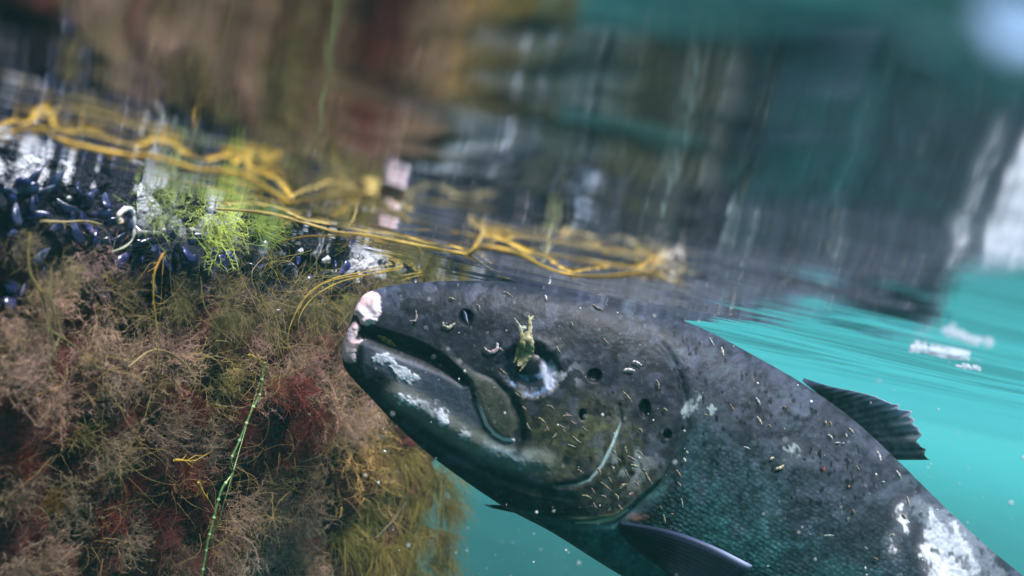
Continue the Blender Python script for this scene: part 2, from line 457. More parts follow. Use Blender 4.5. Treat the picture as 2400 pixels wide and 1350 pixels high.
disp += 3 * np.exp(-(d_lo / 5) ** 2) * (al_lo > 0.5)
cheekfold, _ = seg_dist(QX, QY, [(1205, 945), (1222, 985), (1222, 1030), (1210, 1065)])
disp -= 6 * np.exp(-(cheekfold / 9) ** 2)
wob = (nz2 - .5) * 9 + (nz4 - .5) * 5
sd_1 = poly_sd(QX, QY, SORE1) + wob; sd_2 = poly_sd(QX, QY, SORE2) + wob
lumpy = fbm(QX / 22, QY / 22, 41, 2)
disp += (13 + 14 * (lumpy - 0.5)) * sstep(4, -16, sd_1) * wcap + (7 + 10 * (lumpy - 0.5)) * sstep(4, -16, sd_2) * wcap
# eye socket
ex, ey = QX - EYE[0], QY - EYE[1]
er = np.hypot(ex / 66, ey / 56) + (nz1 - 0.5) * 0.5 + (nz2 - 0.5) * 0.2
disp -= 15 * sstep(1.25, 0.70, er)
disp += 2.5 * np.exp(-((er - 1.2) / 0.2) ** 2) * sstep(0, 40, ey)
disp += 9 * np.exp(-((er - 1.0) / 0.35) ** 2) * sstep(15, -40, ey)
# nostril
nr = np.hypot((QX - 1092) / 17, (QY - 744) / 19)
disp -= 14 * sstep(1.1, 0.5, nr); disp += 1 * np.exp(-((nr - 1.4) / 0.35) ** 2)
# gill cover
gpoly = GILL + [(1100, 1320), (700, 1100), (700, 600), (1100, 560), (1440, 600)]
sd_g = poly_sd(QX, QY, gpoly); d_g, al_g = seg_dist(QX, QY, GILL)
gstr = sstep(0.0, 0.22, al_g) * sstep(170, 60, d_g)
disp += 8 * sstep(4, -8, sd_g) * np.exp(-np.maximum(-sd_g, 0) / 70) * gstr
disp -= 4 * np.exp(-((sd_g - 6) / 8) ** 2) * gstr * (d_g < 60)
disp += 8 * np.exp(-((sd_g - 30) / 26) ** 2) * gstr * (d_g < 120)
d_p, al_p = seg_dist(QX, QY, PREOP)
side_p = np.sign(QX - 1430)
disp -= 4 * np.exp(-(d_p / 6) ** 2); disp += 3 * np.exp(-(np.maximum(d_p - 14, 0) / 14) ** 2)
d_jl, al_jl = seg_dist(QX, QY, JAWLINE)
disp -= 8 * np.exp(-(d_jl / 10) ** 2)
d_jb, al_jb = seg_dist(QX, QY, JAWBAND)
disp += 6 * np.exp(-(d_jb / 22) ** 2)
for i in range(5):   # branchiostegal folds under the gill cover
    d_b, _ = seg_dist(QX, QY, [(1130 + 30 * i, 1135 + 17 * i), (1230 + 30 * i, 1165 + 15 * i), (1330 + 20 * i, 1185 + 8 * i)])
    disp -= 3.0 * np.exp(-(d_b / 5) ** 2)
for (x, y, a_, b_) in ((1393, 881, 18, 16), (1365, 974, 9, 14), (1511, 958, 13, 22), (1563, 1018, 10, 11)):
    disp -= 13 * sstep(1.1, 0.6, np.hypot((QX - x) / a_, (QY - y) / b_))
disp *= np.minimum(1, 0.15 + np.abs(np.sin(th))[None, :] * 1.3)
VF = center - F * (np.sign(WW) * (np.abs(WW) + disp))[..., None] * pxm

# --- skin colour (albedo) by place on the fish
def mixc(c, m, to):
    return c * (1 - m[..., None]) + np.asarray(to) * m[..., None]
head = sstep(6, -12, sd_g) * (QX < 1620)
col = np.zeros(QX.shape + (3,)) + np.array([0.040, 0.046, 0.066])
yrel = tfrac + (nz1 - 0.5) * 0.12 + (nz3 - 0.5) * 0.12
col = mixc(col, sstep(0.20, 0.44, yrel), (0.042, 0.080, 0.100))
col = mixc(col, sstep(0.40, 0.66, yrel), (0.046, 0.150, 0.158))  # flank teal comes partly from the water's light, put into the skin colour
col = mixc(col, sstep(0.85, 1.0, yrel) * 0.5, (0.05, 0.10, 0.10))
hc = np.zeros_like(col) + np.array([0.030, 0.034, 0.056])
hc = mixc(hc, sstep(0.30, 0.55, yrel) * 0.8, (0.032, 0.040, 0.044))
hc = mixc(hc, sstep(1050, 880, QX) * sstep(760, 680, QY) * 0.8, (0.11, 0.14, 0.22))
hc = mixc(hc, np.exp(-(((QX - 1330) / 150) ** 2 + ((QY - 1030) / 95) ** 2)) * sstep(0.3, 0.62, nz1) * 0.95, (0.21, 0.205, 0.095))
hc = mixc(hc, np.exp(-(((QX - 1420) / 170) ** 2 + ((QY - 1150) / 60) ** 2)) * 0.7, (0.13, 0.125, 0.085))
hc = mixc(hc, sstep(1560, 1480, QX) * 0 + np.exp(-(((QX - 1545) / 55) ** 2 + ((QY - 1040) / 70) ** 2)) * 0.5, (0.028, 0.034, 0.040))
hc = mixc(hc, sstep(0.52, 0.68, fbm(QX / 26, QY / 20, 111, 4)) * 0.55, (0.085, 0.092, 0.115))
hc = mixc(hc, sstep(0.55, 0.66, fbm(QX / 38, QY / 30, 117, 4)) * 0.75, (0.012, 0.014, 0.022))
hc = mixc(hc, sstep(30, -30, seg_dist(QX, QY, [(880, 960), (980, 1060), (1100, 1140), (1200, 1195), (1300, 1250)])[0] - 40) * 0.8, (0.016, 0.040, 0.038))
col = col * (1 - head[..., None]) + hc * 0.72 * head[..., None]
big = fbm(QX / 110, QY / 80, 61, 4); fine = fbm(QX / 9, QY / 9, 66, 3)
col *= 0.76 * (0.30 + 1.3 * nz2)[..., None] * (0.45 + 1.1 * nz1)[..., None] * (0.55 + 0.9 * fine)[..., None]
col = mixc(col, sstep(0.50, 0.66, big) * 0.55, (0.018, 0.020, 0.028))
col = mixc(col, sstep(0.60, 0.74, fbm(QX / 48, QY / 40, 71, 4)) * 0.4, (0.088, 0.100, 0.150))
mucus = np.exp(-(((QX - 1470) / 60) ** 2 + ((QY - 1085) / 60) ** 2)) * sstep(0.5, 0.66, fbm(QX / 18, QY / 30, 75, 4))
col = mixc(col, mucus, (0.27, 0.30, 0.31))
# lower jaw: bluish upper side, pale band and white sores
jaw_in = sstep(4, -12, poly_sd(QX, QY, [(848, 797), (900, 819), (972, 849), (1035, 873), (1098, 905), (1125, 965), (1140, 1000), (1100, 1010), (1000, 950), (900, 880), (850, 850)]))
col = mixc(col, jaw_in * 0.75, (0.085, 0.10, 0.145))
jb = np.exp(-(np.maximum(d_jb - 14, 0) / 18) ** 2) * sstep(0.2, 0.5, nz1 + 0.15)
col = mixc(col, jb * 0.8, (0.20, 0.205, 0.175))
jb2 = np.exp(-(np.maximum(d_jb - 8, 0) / 14) ** 2) * sstep(0.45, 0.62, fbm(QX / 30, QY / 30, 9, 3)) * sstep(0.4, 0.55, al_jb)
col = mixc(col, jb2 * 0.6, (0.26, 0.33, 0.34))
rag = (nz2 - 0.5) * 26 + (nz4 - 0.5) * 14 + (fbm(QX / 40, QY / 30, 81, 3) - .5) * 22
hole = fbm(QX / 17, QY / 17, 95, 3); raised = np.zeros_like(QX)
def scar(pts, wid, c, s=1.0, soft=12):
    global col
    d, al = seg_dist(QX, QY, pts)
    wv = np.interp(al, np.linspace(0, 1, len(np.atleast_1d(wid))), np.atleast_1d(wid)) if np.ndim(wid) else wid
    m = sstep(soft * .5, -soft * .5, d - wv + rag)
    m = m * sstep(0.20, 0.42, hole)
    cc_ = np.asarray(c) * (0.72 + 0.5 * fine)[..., None]
    col = mixc(col, np.exp(-(np.maximum(d - wv, 0) / 14) ** 2) * s * 0.25, np.asarray(c) * 0.35)
    col = mixc(col, m * s, cc_); raised[...] = np.maximum(raised, m * s * min(1.0, np.mean(wd_of(wid)) / 10)); return m
def wd_of(w): return np.atleast_1d(w)
WHITE = (0.74, 0.78, 0.90)
scar([(878, 848), (890, 842), (912, 845)], [9, 14, 8], WHITE, 0.9)
scar([(918, 850), (945, 872), (968, 888)], [9, 17, 12], WHITE, 0.95)
scar([(945, 935), (962, 940), (985, 955)], [10, 14, 10], WHITE, 0.9)
scar([(1022, 965), (1038, 982)], [15, 17], WHITE, 0.95)
scar([(985, 952), (1015, 972)], [12, 12], (0.3, 0.33, 0.38), 0.8)
scar([(1084, 1012), (1094, 1018)], [11, 9], (0.45, 0.5, 0.55), 0.9)
scar([(1160, 1062), (1230, 1082), (1262, 1080)], [8, 12, 8], (0.22, 0.31, 0.35), 0.8)
# big pale patch on the flank near the back
for pts, wd in (([(2195, 1250), (2225, 1290), (2215, 1345)], [26, 46, 34]), ([(2170, 1290), (2185, 1320)], [14, 20]), ([(2235, 1235), (2250, 1262)], [8, 10]), ([(2265, 1275), (2282, 1330)], [7, 9]), ([(2230, 1340), (2270, 1400)], [30, 30]), ([(2110, 1190), (2120, 1240)], [7, 6]), ([(2090, 1262), (2096, 1290)], [5, 6]), ([(2180, 1205), (2190, 1216)], [5, 6])):
    scar(pts, wd, (0.78, 0.80, 0.90), 1.0)
scar([(2140, 1180), (2200, 1225), (2260, 1290), (2310, 1350)], [14, 40, 50, 40], (0.20, 0.24, 0.29), 0.5, 14)
# streak scars (scale loss) behind the gill
for (x, y, l) in ((1612, 950, 14), (1634, 940, 12), (1668, 957, 10), (1845, 1065, 12), (1858, 1058, 14), (1872, 1066, 10), (1905, 1070, 6), (1700, 985, 7)):
    scar([(x + l * .4, y - l), (x - l * .4, y + l)], 3.2, (0.32, 0.38, 0.40), 0.8, 5)
# mouth inside, dark
col = mixc(col, sstep(8, -6, sd_m + (nz2 - .5) * 6) * 0.97, (0.007, 0.008, 0.012))
# dark skin of the upper lip above the cleft
d_ul, _ = seg_dist(QX, QY, [(900, 772), (960, 792), (1020, 828), (1080, 885)])
col = mixc(col, np.exp(-(d_ul / 26) ** 2) * 0.75 * sstep(-6, 8, sd_x), (0.014, 0.016, 0.024))
# maxilla strip: olive, pale lower rim
col = mixc(col, sstep(6, -14, sd_x) * 0.75 * (0.4 + nz2) * sstep(1020, 1130, QX), (0.085, 0.090, 0.070))
col = mixc(col, np.exp(-(cheekfold / 14) ** 2) * 0.8, (0.012, 0.015, 0.022))
d_xt, al_xt = seg_dist(QX, QY, MAX_LO)
col = mixc(col, np.exp(-((d_xt - 12) / 7) ** 2) * (sd_x > 0) * sstep(0.2, 0.4, al_xt) * 0.55, (0.02, 0.024, 0.034))
rim = sstep(5.5, 2.5, d_lo) * sstep(0.52, 0.70, al_lo)
col = mixc(col, rim * 0.95, (0.78, 0.82, 0.90))
# eye surround
col = mixc(col, sstep(1.12, 0.9, er), (0.020, 0.026, 0.042))  # shade of the sunken socket put into the skin colour
col = mixc(col, np.exp(-((er - 1.02) / 0.09) ** 2) * sstep(10, 30, ey) * sstep(-80, -40, ex) * sstep(0.3, 0.62, fbm(QX / 15, QY / 15, 91, 3)), (0.12, 0.20, 0.34))
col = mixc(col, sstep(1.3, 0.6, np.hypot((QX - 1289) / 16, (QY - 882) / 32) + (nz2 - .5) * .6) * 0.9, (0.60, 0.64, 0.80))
col = mixc(col, np.exp(-((er - 1.25) / 0.07) ** 2) * sstep(20, 40, ey) * sstep(-40, 20, ex) * sstep(0.35, 0.6, nz2), (0.34, 0.30, 0.24))
col = mixc(col, np.exp(-(((QX - 1335) / 26) ** 2 + ((QY - 880) / 30) ** 2)) * sstep(0.45, 0.6, fbm(QX / 20, QY / 20, 4, 3)), (0.26, 0.28, 0.32))
col = mixc(col, sstep(1.5, 0.8, nr), (0.006, 0.007, 0.012))
# sores of the snout, raw and pinkish
pk = fbm(QX / 26, QY / 26, 12, 3)
s1 = sstep(2, -4, sd_1); s2 = sstep(2, -4, sd_2)
sc_ = np.array([0.72, 0.60, 0.67]) * (0.82 + 0.36 * nz2)[..., None]
sc_ = mixc(sc_, sstep(0.45, 0.7, pk) * 0.75, (0.62, 0.38, 0.37))
sc2 = mixc(sc_, np.full(QX.shape, 0.35), (0.55, 0.40, 0.44))
sc2 = mixc(sc2, sstep(820, 860, QY) * 0.45, (0.26, 0.20, 0.24))
col = col * (1 - s1[..., None]) + sc_ * s1[..., None]
col = col * (1 - s2[..., None]) + sc2 * s2[..., None]
# pale gill-plate line, gill edge
wl_ = np.interp(al_p, [0, .2, .45, .75, 1], [0.8, 2.6, 3.4, 2.2, 0.8])
col = mixc(col, sstep(1.5, -1.5, d_p - wl_) * np.interp(al_p, [0.12, 0.25, 0.7, 1], [0, 1, .8, .25]), (0.50, 0.66, 0.66))
col = mixc(col, np.exp(-((sd_g - 4) / 7) ** 2) * gstr * (d_g < 40) * sstep(0.25, 0.55, nz1) * 0.75, (0.014, 0.022, 0.026))
col = mixc(col, np.exp(-((sd_g + 7) / 5) ** 2) * sstep(0.60, 0.68, al_g) * sstep(0.86, 0.78, al_g) * (d_g < 30) * 0.7, (0.30, 0.30, 0.18))
d_w, al_w = seg_dist(QX, QY, [(1350, 1226), (1395, 1224), (1440, 1214), (1470, 1195)])
col = mixc(col, sstep(2, -2, d_w - np.interp(al_w, [0, .6, 1], [1, 5, 3])), (0.55, 0.55, 0.46))
col = mixc(col, np.exp(-(((QX - 1500) / 26) ** 2 + ((QY - 1212) / 9) ** 2)) * 0.9, (0.30, 0.14, 0.10))
col = mixc(col, np.exp(-(((QX - 1568) / 26) ** 2 + ((QY - 1165) / 45) ** 2)) * 0.7, (0.022, 0.034, 0.036))
# black spots
SPOTS = [(1393, 881, 18, 16), (1365, 974, 9, 14), (1511, 958, 13, 22), (1563, 1018, 8, 9), (1657, 965, 5, 7), (1651, 1040, 6, 8), (1785, 1098, 5, 5), (1986, 1128, 7, 7), (1600, 1000, 4, 8), (1885, 1266, 4, 4), (1647, 935, 4, 12), (1555, 1032, 8, 8), (1448, 973, 3, 3), (1436, 920, 4, 4), (1890, 1245, 3, 3)]
sr = np.random.default_rng(5)
for i in range(190):
    x = sr.uniform(1580, 2050); y = sr.uniform(0, 1) ** 1.3 * 330
    t_ = np.interp(x, [1550, 1650, 1760, 1870, 1980, 2080], [745, 790, 850, 915, 990, 1080])
    SPOTS.append((x, t_ + 20 + y * 0.8, sr.uniform(1.6, 5.0), sr.uniform(2.2, 8.5)))
for (x, y, a, bb) in SPOTS:
    m_ = (np.abs(QX - x) < 40) & (np.abs(QY - y) < 40)
    q = np.hypot((QX[m_] - x) / a, (QY[m_] - y) / bb) + (nz2[m_] - .5) * 0.7
    w_ = sstep(1.15, 0.75, q)[:, None] * 0.92
    col[m_] = col[m_] * (1 - w_) + np.array([0.004, 0.005, 0.008]) * w_
# pale speckle of mucus and scale edges
speck = sstep(0.80, 0.90, fbm(QX / 7, QY / 9, 20, 2))
col = mixc(col, speck * 0.30, (0.22, 0.24, 0.25))
pale = sstep(0.60, 0.78, fbm(QX / 34, QY / 20, 33, 3)) * (1 - head)
col = mixc(col, pale * 0.22, (0.11, 0.17, 0.21))
VF = VF - F * (np.sign(WW) * raised * (1.0 + 2.2 * fine))[..., None] * pxm
scale_mask = (1 - head) * (0.30 + 0.9 * fbm(QX / 75, QY / 75, 99, 3)) * sstep(-4, 50, sd_g) * (0.25 + 0.75 * sstep(0.2, 0.42, yrel))
scale_mask *= sstep(0.98, 0.8, tfrac)
UVm = np.stack([QX / 100.0, QY / 100.0], -1)
Qf = grid_quads(NS, NT, True)
fish_me = mesh_np("salmon_body", VF.reshape(-1, 3), Qf, col=np.clip(col, 0.003, 0.85).reshape(-1, 3), uv=UVm.reshape(-1, 2), rough=scale_mask.ravel())

m_skin, nt, N, L, out = new_mat("salmon_skin")
b = N.new("ShaderNodeBsdfPrincipled"); b.inputs["Roughness"].default_value = 0.5; b.inputs["Specular IOR Level"].default_value = 0.16
a = N.new("ShaderNodeAttribute"); a.attribute_name = "Col"; mk = N.new("ShaderNodeAttribute"); mk.attribute_name = "mask"
uvn = N.new("ShaderNodeUVMap")
mp = N.new("ShaderNodeMapping"); mp.inputs["Rotation"].default_value = (0, 0, math.radians(-38)); mp.inputs["Scale"].default_value = (8.2, 10.5, 1)
L.new(uvn.outputs[0], mp.inputs[0])
vo = N.new("ShaderNodeTexVoronoi"); vo.inputs["Scale"].default_value = 1.0; vo.inputs["Randomness"].default_value = 0.55
L.new(mp.outputs[0], vo.inputs["Vector"])
mr = N.new("ShaderNodeMapRange"); mr.inputs[1].default_value = 0.1; mr.inputs[2].default_value = 0.62; mr.inputs[3].default_value = 1.55; mr.inputs[4].default_value = 0.50
L.new(vo.outputs["Distance"], mr.inputs[0])
mm = N.new("ShaderNodeMix"); mm.data_type = 'FLOAT'; mm.inputs[2].default_value = 1.0
L.new(mk.outputs["Fac"], mm.inputs[0]); L.new(mr.outputs[0], mm.inputs[3])
mc = N.new("ShaderNodeMix"); mc.data_type = 'RGBA'; mc.blend_type = 'MULTIPLY'; mc.inputs[0].default_value = 1
L.new(a.outputs["Color"], mc.inputs[6]); L.new(mm.outputs[0], mc.inputs[7]); L.new(mc.outputs[2], b.inputs["Base Color"])
nb = N.new("ShaderNodeTexNoise"); nb.inputs["Scale"].default_value = 7; nb.inputs["Detail"].default_value = 3; L.new(uvn.outputs[0], nb.inputs["Vector"])
inv = N.new("ShaderNodeMath"); inv.operation = 'MULTIPLY'; L.new(vo.outputs["Distance"], inv.inputs[0]); L.new(mk.outputs["Fac"], inv.inputs[1])
hs = N.new("ShaderNodeMath"); hs.operation = 'MULTIPLY_ADD'; L.new(inv.outputs[0], hs.inputs[0]); hs.inputs[1].default_value = -1.3; L.new(nb.outputs[0], hs.inputs[2])
bp = N.new("ShaderNodeBump"); bp.inputs["Strength"].default_value = 0.5; bp.inputs["Distance"].default_value = 0.0006
L.new(hs.outputs[0], bp.inputs["Height"]); L.new(bp.outputs[0], b.inputs["Normal"])
L.new(b.outputs[0], out.inputs[0])

salmon = tag(link("salmon", fish_me, m_skin), "dark grey salmon with white sores on its snout and jaw", "fish")

# lookup of the near flank by photo pixel, for what sits on the skin
near_idx = np.where((np.sin(th) > 0.02))[0]
NVx, NVy, NVz = proj(VF[:, near_idx])
def on_fish(px, py, lift=0.0):
    k = np.argmin((NVx - px) ** 2 + (NVy - py) ** 2)
    i, j = np.unravel_index(k, NVx.shape)
    return P(np.array(px), np.array(py), np.array(NVz[i, j] - lift))

# eye
def sphere_np(c, r, ax, n=48, m=64):
    t = np.linspace(1e-3, math.pi - 1e-3, n); f = np.linspace(0, 2 * math.pi, m, endpoint=False)
    t, f = np.meshgrid(t, f, indexing='ij')
    x, y, z = np.sin(t) * np.cos(f), np.sin(t) * np.sin(f), np.cos(t)
    return c + r * (x[..., None] * ax[0] + y[..., None] * ax[1] + z[..., None] * ax[2])
ec = on_fish(EYE[0], EYE[1] + 2) + F * 0.0090
ev = sphere_np(ec, 0.0108, (R * 1.02, U * 0.92, -F))
exq, eyq, _ = proj(ev)
ecol = np.zeros(ev.shape) + np.array([0.006, 0.007, 0.012])
ecol *= 1
n_e = fbm(exq / 16, eyq / 16, 7, 3)
irisr = np.hypot((exq - 1238) / 40, (eyq - 845) / 34)
ecol = mixc(ecol, sstep(0.95, 1.1, irisr) * sstep(-6, 14, eyq - 858) * (0.3 + n_e), (0.05, 0.085, 0.16))
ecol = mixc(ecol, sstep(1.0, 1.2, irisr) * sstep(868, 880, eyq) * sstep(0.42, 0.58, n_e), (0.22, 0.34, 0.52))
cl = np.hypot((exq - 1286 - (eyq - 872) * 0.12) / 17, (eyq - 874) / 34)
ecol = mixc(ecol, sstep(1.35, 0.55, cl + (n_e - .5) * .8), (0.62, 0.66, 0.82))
m_eye = principled("wet_eye", attr=True, rough=0.35, spec=0.22)
link("eye", mesh_np("eye", ev.reshape(-1, 3), grid_quads(48, 64, True), col=ecol.reshape(-1, 3)), m_eye, salmon)
# the other eye
fo = center[np.argmin(abs(stn[:, 0] - 1250))].mean(0)
ev2 = ec + 2 * ((fo - ec) @ F) * F
link("eye", mesh_np("eye", sphere_np(ev2, 0.0108, (R, U, F)).reshape(-1, 3), grid_quads(48, 64, True), col=np.zeros((48 * 64, 3)) + 0.01), m_eye, salmon)
# nostril flap
nf = MB(); pts = [on_fish(1086, 728, 0.0006), on_fish(1090, 738, 0.0012), on_fish(1093, 748, 0.0012), on_fish(1098, 759, 0.0004)]
nf.tube(spline(pts, 9), np.array([.0002, .0006, .0008, .0008, .0007, .0006, .0005, .0003, .0001]), 6, (0.16, 0.19, 0.33), 0.5)
link("nostril_flap", nf.mesh("nostril_flap"), principled("flap", attr=True, rough=0.5), salmon)

# fins: solid webs with rays
def fin(name, base, edge, D0, D1, nr=90, nl=40, thick=0.0011, colf=None, rayn=11, jag=0.0, bow=0.0, mat=None, rib=0.12, arch=0.0):
    bs = spline(base, nr); ed = spline(edge, nr)
    u = np.linspace(0, 1, nr)[:, None]; v = np.linspace(0, 1, nl)[None, :]
    ray = np.cos(u * rayn * 2 * math.pi)
    vv = v * (1 + jag * sstep(0.25, 0.6, u) * (ray * 0.16 + 3.0 * (fbm(u * 13, u * 0, 2, 3) - .5)))
    x = bs[:, None, 0] + (ed[:, None, 0] - bs[:, None, 0]) * vv; y = bs[:, None, 1] + (ed[:, None, 1] - bs[:, None, 1]) * vv
    y = y - arch * np.sin(v * math.pi) * (1 - u)
    D = D0 + (D1 - D0) * v + bow * np.sin(v * math.pi) + 0 * u
    mid = P(x, y, D)
    t = thick * (0.30 + 0.7 * (1 - v) ** 1.2) * (1 - rib + rib * ray)
    t = t * np.minimum(1, np.minimum(u, 1 - u) * 20 + 0.05) * (1 - 0.9 * sstep(0.95, 1, v))
    a_, b_ = mid - F * t[..., None], mid + F * t[..., None]
    n = nr * nl
    Vv = np.concatenate([a_.reshape(-1, 3), b_.reshape(-1, 3)])
    q = grid_quads(nr, nl); Qv = [q[:, ::-1], q + n]
    idx = np.arange(n).reshape(nr, nl)
    loop = np.concatenate([idx[:, 0], idx[-1, 1:], idx[-2::-1, -1], idx[0, -2:0:-1]])
    nx = np.roll(loop, -1)
    Qv.append(np.stack([loop, nx, nx + n, loop + n], -1))
    c = colf(u + 0 * v, v + 0 * u, ray + 0 * v, x, y)
    cc = np.concatenate([c.reshape(-1, 3)] * 2)
    return link(name, mesh_np(name, Vv, np.vstack(Qv), col=cc), mat, salmon)
m_fin = principled("fin_skin", attr=True, rough=0.45, spec=0.25, transl=0.35)
def c_dorsal(u, v, ray, x, y):
    c = np.zeros(u.shape + (3,)) + np.array([0.150, 0.170, 0.185])
    c = c * (0.85 + 0.2 * ray[..., None]) * (0.2 + 1.6 * fbm(x / 12, y / 12, 3, 3))[..., None]
    c = mixc(c, sstep(0.60, 1.0, v + 0.10 * ray) * sstep(0.95, 0.6, u) * 0.9, (0.52, 0.57, 0.72))
    c = mixc(c, sstep(0.14, 0.0, u), (0.5, 0.55, 0.7))
    return c
fin("dorsal_fin", [(1880, 893), (1945, 945), (2010, 1005), (2088, 1078)], [(1884, 886), (1945, 905), (2000, 916), (2045, 927), (2083, 947), (2116, 974), (2145, 1008), (2162, 1042), (2173, 1078), (2138, 1062), (2092, 1064)][:9],
    fish_D(1980), fish_D(1980) - 0.008, colf=c_dorsal, jag=0.17, rayn=15, mat=m_fin)
def c_pect(u, v, ray, x, y):
    c = np.zeros(u.shape + (3,)) + np.array([0.008, 0.012, 0.020])  # shadow below the leading edge put into the dark fin colour
    c = c * (0.95 + 0.10 * ray[..., None]) * (0.5 + fbm(x / 14, y / 14, 6, 3))[..., None]
    c = mixc(c, sstep(0.22, 0.0, u) * (0.35 + 0.65 * sstep(0.2, 0.7, v)), (0.07, 0.09, 0.18))
    c = mixc(c, sstep(0.14, 0.0, u) * sstep(0.6, 0.95, v), (0.42, 0.50, 0.74))
    return c
pbx, pby = 1450, 1228
pD = float((on_fish(1470, 1240) - CAM) @ F)
fin("pectoral_fin", [(1452, 1222), (1452, 1242), (1466, 1264), (1492, 1290)], [(1764, 1326), (1738, 1352), (1700, 1386), (1640, 1400)], pD - 0.001, pD - 0.024, colf=c_pect, nr=60, nl=60, rayn=12, bow=-0.012, thick=0.0022, mat=m_fin, rib=0.02, arch=20)
# the other pectoral fin: its pale tip shows below the throat
fin("pectoral_fin", [(1330, 1190), (1340, 1215), (1355, 1235)], [(1133, 1182), (1140, 1186), (1150, 1190)], fish_D(1330) + 0.012, fish_D(1140) + 0.030, colf=lambda u, v, r, x, y: mixc(np.zeros(u.shape + (3,)) + 0.03, sstep(0.9, 0.97, v) * sstep(0.9, 0.3, u), (0.5, 0.6, 0.7)), nr=30, nl=40, mat=m_fin)
fin("tail_fin", [(2800, 1640), (2830, 1720), (2830, 1830), (2790, 1940)], [(3080, 1620), (3060, 1760), (3050, 1900), (3060, 2060)], fish_D(2820), fish_D(3050), colf=c_dorsal, nr=60, nl=30, mat=m_fin)
fin("pelvic_fin", [(2040, 1700), (2070, 1720), (2100, 1740)], [(2110, 1830), (2150, 1830), (2180, 1810)], fish_D(2050) - 0.01, fish_D(2100) - 0.03, colf=c_dorsal, nr=40, nl=30, mat=m_fin)

# ================================================================== THINGS ON THE SALMON
m_bits = principled("debris", attr=True, rough=0.6, spec=0.2, transl=0.15)
def bit(name, label, cat, strokes, group=None, lift=0.0009):
    """a scrap made of tapered strokes: (pixel points, pixel half-widths, colour)"""
    mb = MB(); o0 = on_fish(*strokes[0][0][0])
    for pts, wd, c in strokes:
        n = max(5, len(pts) * 4)
        w3 = np.array([on_fish(x, y, lift) for x, y in pts])
        p = spline(w3, n); w = np.interp(np.linspace(0, 1, n), np.linspace(0, 1, len(wd)), wd) * fish_D(pts[0][0]) / FPX
        w = w * (1 + 0.25 * np.sin(np.arange(n) * 2.3 + len(pts))); w[0] *= 0.4; w[-1] *= 0.4
        cj = np.array(c)[None] * (1 + 0.35 * np.sin(np.arange(n) * 1.3 + 2 * len(pts)))[:, None] 
        mb.tube(p - o0, w, 6, cj, 0.30)
    return tag(link(name, mb.mesh(name), m_bits, loc=o0), label, cat, group)
BE = (0.36, 0.33, 0.19)
bit("seaweed_scrap", "olive beige forked scrap of weed hanging over the salmon's eye", "seaweed scrap", [
    ([(1230, 778), (1233, 800), (1236, 820), (1228, 840), (1214, 858)], [12, 15, 14, 12, 5], BE),
    ([(1222, 778), (1224, 806), (1222, 828), (1214, 846)], [6, 8, 8, 4], (0.30, 0.28, 0.14)), ([(1242, 782), (1246, 806), (1244, 826), (1232, 848), (1222, 862)], [4, 6, 6, 5, 2], (0.40, 0.38, 0.24)), ([(1218, 800), (1214, 822), (1208, 842), (1204, 850)], [3, 5, 3, 1.5], (0.26, 0.25, 0.12)), ([(1230, 840), (1226, 858), (1218, 870)], [5, 4, 1.5], (0.24, 0.2, 0.14)),
    ([(1221, 782), (1217, 765), (1210, 754), (1204, 745)], [7, 4.5, 3, 2], (0.42, 0.41, 0.32)),
    ([(1226, 772), (1228, 763)], [7, 6], (0.52, 0.50, 0.42)),
    ([(1240, 785), (1242, 765), (1241, 752), (1247, 744), (1251, 741)], [6, 6, 4.5, 3.5, 2], (0.38, 0.36, 0.22)),
    ([(1241, 752), (1239, 744), (1241, 739)], [3.5, 2.5, 1.5], (0.40, 0.38, 0.25)),
    ([(1246, 748), (1253, 750)], [2.5, 1.5], (0.40, 0.38, 0.25))], lift=0.0042)
PK = (0.40, 0.31, 0.33)
bit("debris_curl", "pinkish hook shaped shred on the cheek left of the salmon's eye", "debris", [
    ([(1133, 814), (1139, 822), (1150, 827), (1162, 821), (1168, 812)], [4, 5, 5, 5, 3], PK), ([(1165, 818), (1166, 806), (1167, 804)], [3.5, 3, 2], (0.6, 0.55, 0.6)), ([(1168, 815), (1180, 823)], [3.5, 1.5], PK)])
bit("debris_curl", "pale yellow curved shred just below the salmon's nostril", "debris", [([(1037, 763), (1050, 769), (1058, 764), (1068, 757)], [4, 5, 3.5, 2], (0.42, 0.40, 0.30))])
bit("debris_curl", "thin tan bent shred standing upright on the salmon's snout", "debris", [([(974, 726), (976, 742), (972, 752), (960, 752)], [2, 2.6, 2.6, 1.5], (0.34, 0.28, 0.26))])
bit("weed_leaf", "amber pointed leaf fragment caught in the salmon's open mouth", "leaf fragment", [([(885, 787), (900, 794), (913, 803), (928, 811)], [3, 7, 8, 2], (0.30, 0.21, 0.07))])
bit("debris_curl", "short grey scrap lying across the dark of the salmon's eye", "debris", [([(1234, 855), (1243, 851), (1251, 843)], [4, 5, 4], (0.40, 0.40, 0.42))])
bit("skin_fleck", "white diamond shaped fleck high on the salmon's forehead", "fleck", [([(1277, 692), (1279, 698), (1281, 704)], [2, 5, 1.5], (0.70, 0.62, 0.66))])
bit("skin_fleck", "upper of two short white dashes behind the salmon's eye", "fleck", [([(1482, 848), (1492, 851), (1504, 858)], [4, 5, 3], (0.62, 0.58, 0.60))])
bit("skin_fleck", "lower wider of two short white dashes behind the salmon's eye", "fleck", [([(1462, 868), (1475, 868), (1487, 871)], [4, 5.5, 4], (0.62, 0.58, 0.57))])
bit("skin_fleck", "small white bright fleck alone on the salmon's back before the dorsal fin", "fleck", [([(1899, 938), (1902, 945)], [4, 4], (0.8, 0.82, 0.9))])
bit("skin_fleck", "curved cream fleck on the ridge below the dorsal fin", "fleck", [([(2054, 1056), (2061, 1068), (2064, 1079)], [2, 3, 2], (0.62, 0.56, 0.50))])
